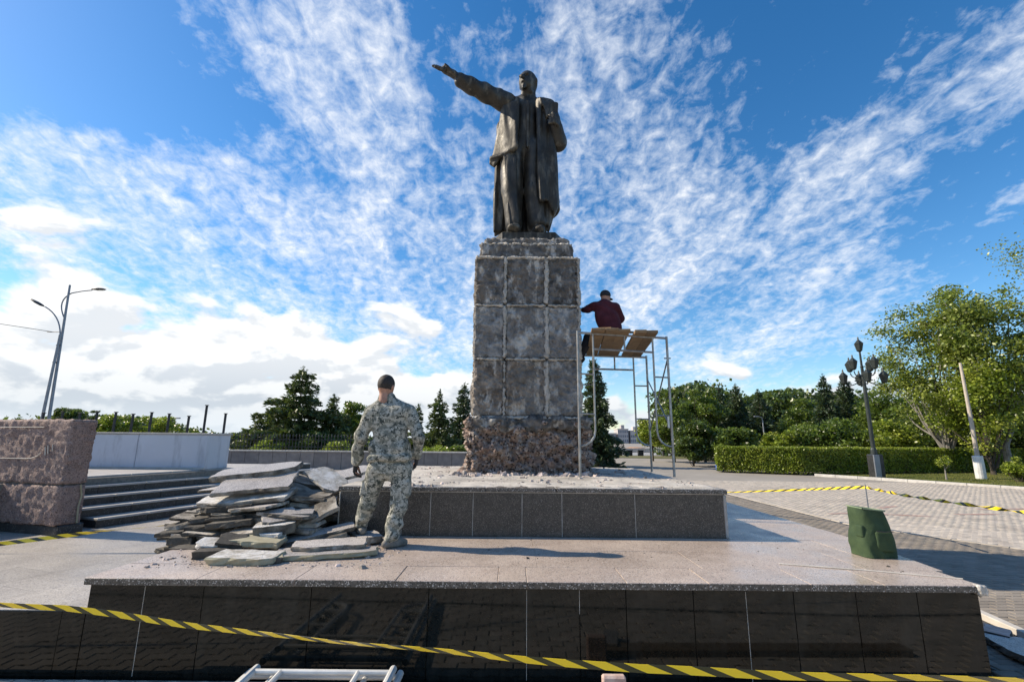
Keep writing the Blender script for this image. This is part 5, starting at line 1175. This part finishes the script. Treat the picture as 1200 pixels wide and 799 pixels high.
tr(1050, 458, 90, 42, broadleaf, 'broad green tree right behind the lantern post', 44, n=13000, m='leaf_mid', trunk=.08)
tr(1035, 496, 80, 36.5, broadleaf, 'low leafy tree behind the foot of the lantern post', 45, n=9000, m='leaf_bright', trunk=.05)
tr(1100, 478, 90, 38, broadleaf, 'dark green tree left of the leaning pale pole', 46, n=12000, m='leaf_dark', trunk=.05)
tr(1190, 470, 110, 36, broadleaf, 'dark leafy tree at the right edge behind the hedge', 47, n=13000, m='leaf_dark', trunk=.05)
tr(1112, 352, 130, 32.5, broadleaf, 'big loose-crowned tree with pale bare branches behind the leaning pole', 48, n=17000, m='leaf_olive', trunk=.16, bark='bark_grey', leaf=.095, nb_=13, shell=.15)
tr(1180, 322, 150, 31, broadleaf, 'tallest loose-crowned tree at the right edge', 49, n=27000, m='leaf_olive', trunk=.2, bark='bark_grey', leaf=.095, nb_=15, shell=.05)
tr(1160, 415, 130, 30, broadleaf, 'leafy bright tree filling the right edge above the hedge', 50, n=15000, m='leaf_bright', trunk=.12, nb_=9, leaf=.085, shell=.3)
tr(1190, 535, 36, 24.5, broadleaf, 'small bright bush on the lawn at the right edge', 52, n=3000, m='leaf_bright', trunk=.05, kind='bush', cat='bush', leaf=.06)
tr(1330, 225, 190, 20, broadleaf, 'tree outside the right edge with one twig of leaves reaching into the picture', 53, n=6000, m='leaf_olive', trunk=.5, bark='bark_grey', leaf=.06, nb_=6)
# sapling on the lawn
sp = tr(1104, 533, 22, 25.5, broadleaf, 'young sapling with a forked pale stem on the lawn', 51, n=500, m='leaf_bright', trunk=.5, kind='sapling', bark='bark_grey', leaf=.045, nb_=3)
# clipped hedge: left end catches the sun
hd = thing('hedge', 'long clipped green hedge along the far side of the square', 'hedge', (24, 31, GZ))
HP = [(13.0, 30.9), (17.2, 28.8), (44, 36.5), (42, 39.5), (17.6, 31.4), (14.0, 32.6)]
V, F = prism([(13.3, 31.0), (17.25, 29.1), (43.6, 36.7), (42, 38.8), (17.4, 31.1), (14.1, 32.2)], GZ+.12, .72); part('twig_core', V, F, 'bark_dark', hd)
Cn = []
def surf(p, q, n, z0=GZ+.05, z1=.80):
    t = rng.uniform(0, 1, n); a = np.array(p); c = np.array(q); d = (c-a)/np.linalg.norm(c-a); nn_ = np.array([d[1], -d[0]]); xy = a+(c-a)*t[:, None]; zc = z0+(z1-z0)*rng.uniform(0, 1, n)**.85
    off = rng.normal(0, .05, n)+.12*fbm(np.column_stack([xy[:, 0]*1.6, xy[:, 1]*1.6, zc*2.2]), 3); return np.column_stack([xy+nn_*off[:, None], zc])
Cn.append(surf(HP[0], HP[1], 9000)); Cn.append(surf(HP[1], HP[2], 30000)); Cn.append(surf(HP[5], HP[0], 2500))
for tri, n in (((HP[0], HP[1], HP[4]), 5000), ((HP[0], HP[4], HP[5]), 3000), ((HP[1], HP[2], HP[3]), 14000), ((HP[1], HP[3], HP[4]), 14000)):
    a = rng.uniform(0, 1, n); c = rng.uniform(0, 1, n); m_ = a+c > 1; a[m_] = 1-a[m_]; c[m_] = 1-c[m_]; T_ = [np.array(q) for q in tri]
    xy = T_[0]+(T_[1]-T_[0])*a[:, None]+(T_[2]-T_[0])*c[:, None]; Cn.append(np.column_stack([xy, .80+.06*fbm(np.column_stack([xy*1.5, np.zeros(n)]), 3)+rng.normal(0, .02, n)]))
Cn = np.concatenate(Cn); V, F = leafquads(Cn, .055, .62); part('foliage', V, F, 'leaf_bright', hd)
st_ = MB()
for i in range(60):
    t = i/59; x = 17.4+(43-17.4)*t; y = 29.2+(36.6-29.2)*t; st_.add(*tube([(x, y, GZ), (x+random.uniform(-.1, .1), y, GZ+.5)], .02, 4))
st_.obj('stems', 'bark_grey', hd)
# far tree belt closing the view between the trees
def belt(name, x0, x1, y, h, n, label, m):
    t = rng.uniform(0, 1, n); x = x0+(x1-x0)*t; hh = h*(1+.5*fbm(np.column_stack([x*.08, x*0, x*0+y]), 3)*1.6); Cn = np.column_stack([x, y+rng.normal(0, 2.5, n), GZ+hh*rng.uniform(0, 1, n)**.8]); V, F = leafquads(Cn, .25, .7); tag(part(name, V, F, m), label, 'trees', None, 'stuff')
belt('far_woods', -60, -25, 62, 3.4, 26000, 'low dark belt of far trees beyond the left pines', 'leaf_dark')
belt('far_woods', -26, -4, 60, 2.6, 14000, 'dark belt of far trees behind the pines left of the pedestal', 'leaf_dark')
belt('far_woods', 19, 100, 62, 7.0, 90000, 'dark belt of far trees behind the hedge', 'leaf_dark')

# ================================================================== LAMPS, POLES
def lantern(root, x, y, z, s=1.):
    l = part('lantern', *lathe([(.05*s, 0), (.13*s, .06*s), (.21*s, .40*s), (.22*s, .42*s), (.06*s, .60*s), (.03*s, .66*s), (.045*s, .70*s), (.01*s, .78*s)], (x, y, z), 6), 'lamp_green', root)
    l2 = part('glass', *lathe([(.125*s, .075*s), (.205*s, .385*s)], (x, y, z), 6), 'lantern_glass', l)
    return l
lx, ly = P(1028, 558, 27).x, 27.
lp = thing('street_lamp', 'tall cast-iron lamp post with a cluster of nine lanterns', 'street lamp', (lx, ly, GZ))
part('foot', *bbox(lx-.26, lx+.30, ly-.28, ly+.28, GZ, GZ+1.25, .05), 'steel_dark', lp); part('foot_cover', *bbox(lx-.31, lx+.02, ly-.36, ly-.285, GZ, GZ+1.22, .02), 'lamp_grey', lp)
part('post', *lathe([(.17, 1.2), (.16, 1.5), (.11, 1.6), (.10, 4.5), (.075, 6.1), (.10, 6.12), (.06, 6.2), (.05, 7.0)], (lx, ly, GZ), 12), 'lamp_green', lp)
lantern(lp, lx, ly, GZ+7.0, 1.15)
for k in range(4):
    a = math.radians(20+90*k); dx, dy = math.cos(a), math.sin(a); q = [(lx+dx*f, ly+dy*f, GZ+z) for f, z in ((.05, 5.65), (.25, 5.45), (.62, 5.4), (.70, 5.85))]
    part('arm', *tube(arc(q[0], q[2], q[3], 8), .03, 6), 'lamp_green', lp); lantern(lp, lx+dx*.70, ly+dy*.70, GZ+5.9, 1.15)
    a = math.radians(65+90*k); dx, dy = math.cos(a), math.sin(a); q = [(lx+dx*f, ly+dy*f, GZ+z) for f, z in ((.05, 5.4), (.8, 4.8), (.92, 5.3))]
    part('arm', *tube(arc(q[0], q[1], q[2], 8), .03, 6), 'lamp_green', lp); lantern(lp, lx+dx*.95, ly+dy*.95, GZ+5.15, 1.15)
part('scroll_ring', *tube([(lx+.42*math.cos(t/12*6.2832), ly+.42*math.sin(t/12*6.2832), GZ+5.35) for t in range(13)], .02, 5, False), 'lamp_green', lp)
px_, py_ = P(1150, 560, 26.5).x, 26.5
pp = thing('pale_pole', 'slightly leaning pale pole in a metal sleeve on the lawn', 'pole', (px_, py_, GZ))
part('sleeve', *lathe([(.25, 0), (.235, .05), (.225, 1.2), (.21, 1.23), (.10, 1.24)], (px_, py_, GZ), 14), 'white_metal', pp)
part('shaft', *tube([(px_, py_, GZ+1.1), (px_+.02, py_, 3), (px_+.0, py_, 5.6)], [.105, .09, .065], 10), 'light_paver', pp)
p = P(897, 520, 40); t = thing('lamp_post', 'short grey lamp post among the spruces behind the hedge', 'street lamp', (p.x, 40, GZ)); V, F = tube([(p.x, 40, GZ), (p.x-.05, 40, 2.9), (p.x-.1, 40, 3.1), (p.x-.4, 40, 3.2)], [.07, .05, .045, .05], 6); part('post', V, F, 'lamp_grey', t); part('head', *bbox(p.x-.75, p.x-.35, 39.9, 40.1, 3.14, 3.24, .03), 'lamp_grey', t)
# pair of street lamp poles on the left
Yl = 38.; zg = GZ
b1 = P(48, 492, Yl); t1 = P(82, 334, Yl); b2 = P(57, 492, Yl); k1 = P(66, 392, Yl)
lpL = thing('street_lamp', 'taller one of the pair of grey street lamps on the left, its head reaching right', 'street lamp', (b2.x, Yl, zg))
lean = Vector(((t1.x-b2.x)/(t1.z-b2.z), 0, 1)); bot = b2+lean*(zg-b2.z)
part('pole', *tube([bot, b2.lerp(t1, .5), t1], [.12, .10, .075], 10), 'lamp_grey', lpL)
s0 = P(75, 372, Yl); c1_ = P(66, 352, Yl); e1 = P(84, 343.5, Yl); e2 = P(108, 340, Yl)
part('arm', *tube(arc(s0, c1_, e1, 9)+[e1.lerp(e2, .5)+Vector((0, 0, .04)), e2], .05, 7), 'lamp_grey', lpL)
hp_ = (P(124, 338, Yl)+P(107, 340, Yl))/2
def lamphead(c, ang, L, root):
    V, F = lathe([(.02, -L/2), (.16, -L*.32), (.24, 0), (.20, L*.3), (.05, L/2)], (0, 0, 0), 12); V = V*np.array([.45, 1, 1]); V = xf(V, (0, 0, 0), (0, math.pi/2, 0)); V = xf(V, tuple(c), (0, ang, 0)); h_ = part('lamp_head', V, F, 'steel_dark', root, True)
    V2, F2 = lathe([(.02, -L*.34), (.15, -L*.1), (.14, L*.25), (.02, L*.4)], (0, 0, 0), 10); V2 = V2*np.array([.35, 1, 1]); V2 = xf(V2, (0, 0, -.06), (0, math.pi/2, 0)); part('lens', xf(V2, tuple(c), (0, ang, 0)), F2, 'lantern_glass', h_, True)
lamphead(hp_, math.radians(0), 1.25, lpL)
lpR = thing('street_lamp', 'shorter one of the pair of grey street lamps on the left, its head reaching left', 'street lamp', (b1.x, Yl-.3, zg))
tt_ = P(70.5, 392, Yl-.3); b1 = P(49, 492, Yl-.3); lean = Vector(((tt_.x-b1.x)/(tt_.z-b1.z), 0, 1)); bot = b1+lean*(zg-b1.z)
part('pole', *tube([bot, b1.lerp(tt_, .5), tt_], [.12, .10, .08], 10), 'lamp_grey', lpR)
part('arm', *tube(arc(tt_, P(71, 370, Yl-.3), P(53, 359.5, Yl-.3), 9), .05, 7), 'lamp_grey', lpR)
lamphead((P(33, 349, Yl-.3)+P(54, 360, Yl-.3))/2, math.radians(27), 1.5, lpR)
for v in (404.5, 424.5): a = P({404.5: 66.5, 424.5: 62}[v], v, Yl-.3); c = P({404.5: 71, 424.5: 67}[v], v, Yl); part('clamp', *tube([a, c], .07, 8), 'steel_dark', lpR)
a = P(62.5, 389, Yl-.3); part('bracket', *tube([a-Vector((.5, 0, 0)), a+Vector((.6, 0, 0))], .03, 6), 'steel_dark', lpR)
wpts = [P(-60, 371, 30), P(0, 379.5, 34), P(30, 384, 36), P(62, 389, Yl-.3)]
tag(part('overhead_wire', *tube(wpts, .022, 5), 'steel_dark'), 'thin overhead wire running from the left edge to the street lamp', 'wire')
p = P(205, 490, 55); t = thing('street_lamp', 'tiny far street lamp over the right part of the grey wall', 'street lamp', (p.x, 55, GZ)); q = p+Vector((.15, 0, .0)); part('pole', *tube([(p.x-.9, 55, GZ), (p.x-.7, 55, p.z-.4), (p.x-.4, 55, p.z-.05), tuple(p)], .05, 6), 'lamp_grey', t); part('head', *bbox(p.x, p.x+.6, 54.9, 55.1, p.z-.05, p.z+.1, .03), 'lamp_grey', t)

# ================================================================== FAR THINGS SEEN UNDER THE SCAFFOLD
for i, (u, wd, vt, lb) in enumerate([(716, 12, 508, 'pale far apartment block left under the scaffold deck'), (730, 12, 503, 'stepped far apartment block between the spruce and the scaffold posts'), (744, 10, 505, 'far apartment block with a tower in the gap of the scaffold'), (757, 12, 511, 'far apartment block right in the gap of the scaffold')]):
    p = P(u, vt, 330); w2 = wd*.3; t = thing('apartment_block', lb, 'building', (p.x, 330, GZ)); part('wall', *bbox(p.x-w2, p.x+w2, 330, 342, GZ, p.z, .1), 'far_wall', t); part('roof', *bbox(p.x-w2-.3, p.x+w2+.3, 329.7, 342.3, p.z+.01, p.z+.5, .1), 'pale_stone', t)
    if i in (1, 2): part('stair_tower', *bbox(p.x-1, p.x+1.2, 331, 336, p.z+.5, p.z+3, .1), 'far_wall', t)
    for r in range(int((p.z-GZ)/3)):
        for c_ in range(5): xx = p.x-w2+(c_+.5)*w2*2/5; part('window', *bbox(xx-.42, xx+.42, 329.93, 330.05, GZ+1+r*3, GZ+2.6+r*3, .02), 'far_window', t)
V, F = rough_block(0, 1, 0, 1, 0, 1, .08, .05, 6, 3); p = P(746, 524, 95); a = np.arange(V.shape[0]); V = (V-.5); V[:, :2] *= (7, 5); V[:, 0] *= (1.05-V[:, 2]-.5)+.15; V[:, 2] = (V[:, 2]+.5)*(p.z-GZ); tag(part('soil_heap', V+np.array([p.x, 95, GZ]), F, 'orange_soil', None, True), 'orange heap of soil far off beneath the scaffold', 'heap')
bl = [(705, 537), (716, 538), (726, 538.5), (738, 539), (751, 539), (780, 540)]
for i, (u, v) in enumerate(bl):
    p = P(u, v, 62); t = thing('bollard', 'dark low bollard far off under the scaffold, number %d from the left' % (i+1), 'bollard', (p.x, 62, GZ), 'dark bollards along the far road')
    t['label'] = ['dark bollard farthest left, under the spruce', 'dark bollard second from the left under the scaffold', 'dark bollard left of the back scaffold post', 'dark bollard just right of the soil heap', 'dark bollard touching the back scaffold post', 'dark bollard beside the front right scaffold post'][i]
    part('post', *bbox(p.x-.35, p.x+.35, 61.8, 62.2, GZ, GZ+.62, .05), 'steel_dark', t); part('cap', *bbox(p.x-.4, p.x+.4, 61.75, 62.25, GZ+.621, GZ+.7, .02), 'steel_dark', t)
sheet('far_road', [(-40, 64), (200, 64), (200, 120), (-40, 120)], GZ+.0, 'terrace_slab', .05); sheet('far_lawn', [(4, 56), (32, 50), (60, 48), (60, 56), (4, 63)], GZ+.005, 'lawn', .05)
fw_ = thing('road_wall', 'low pale wall along the far road behind the bollards', 'wall', (18, 80, GZ))
for i in range(16): part('wall_block', *bbox(4+i*2, 5.98+i*2, 80, 80.4, GZ, -.05, .03), 'pale_stone', fw_)
p = P(844, 547, 31.5); V, F = rough_block(p.x-.28, p.x+.28, 31.3, 31.7, GZ, GZ+.5, .09, .14, 4, 8, 2); tag(part('rubbish_bag', V, F, 'blue_bag', None, True), 'blue plastic bag at the left end of the hedge', 'bag')
for i, (x, y, r, L) in enumerate([(9.3, 13.5, .2, 1.6), (10.4, 13.2, -.3, 1.1), (12.6, 13.5, .1, 1.2), (14.5, 14.6, .15, 1.8), (11.2, 14.8, .5, .9)]):
    V, F = bbox(-L/2, L/2, -.09, .09, 0, .004, .001); o = part('painted_mark', xf(V, (x, y, GZ+.0028), (0, 0, r)), F, 'red_paint'); o['kind'] = 'structure'
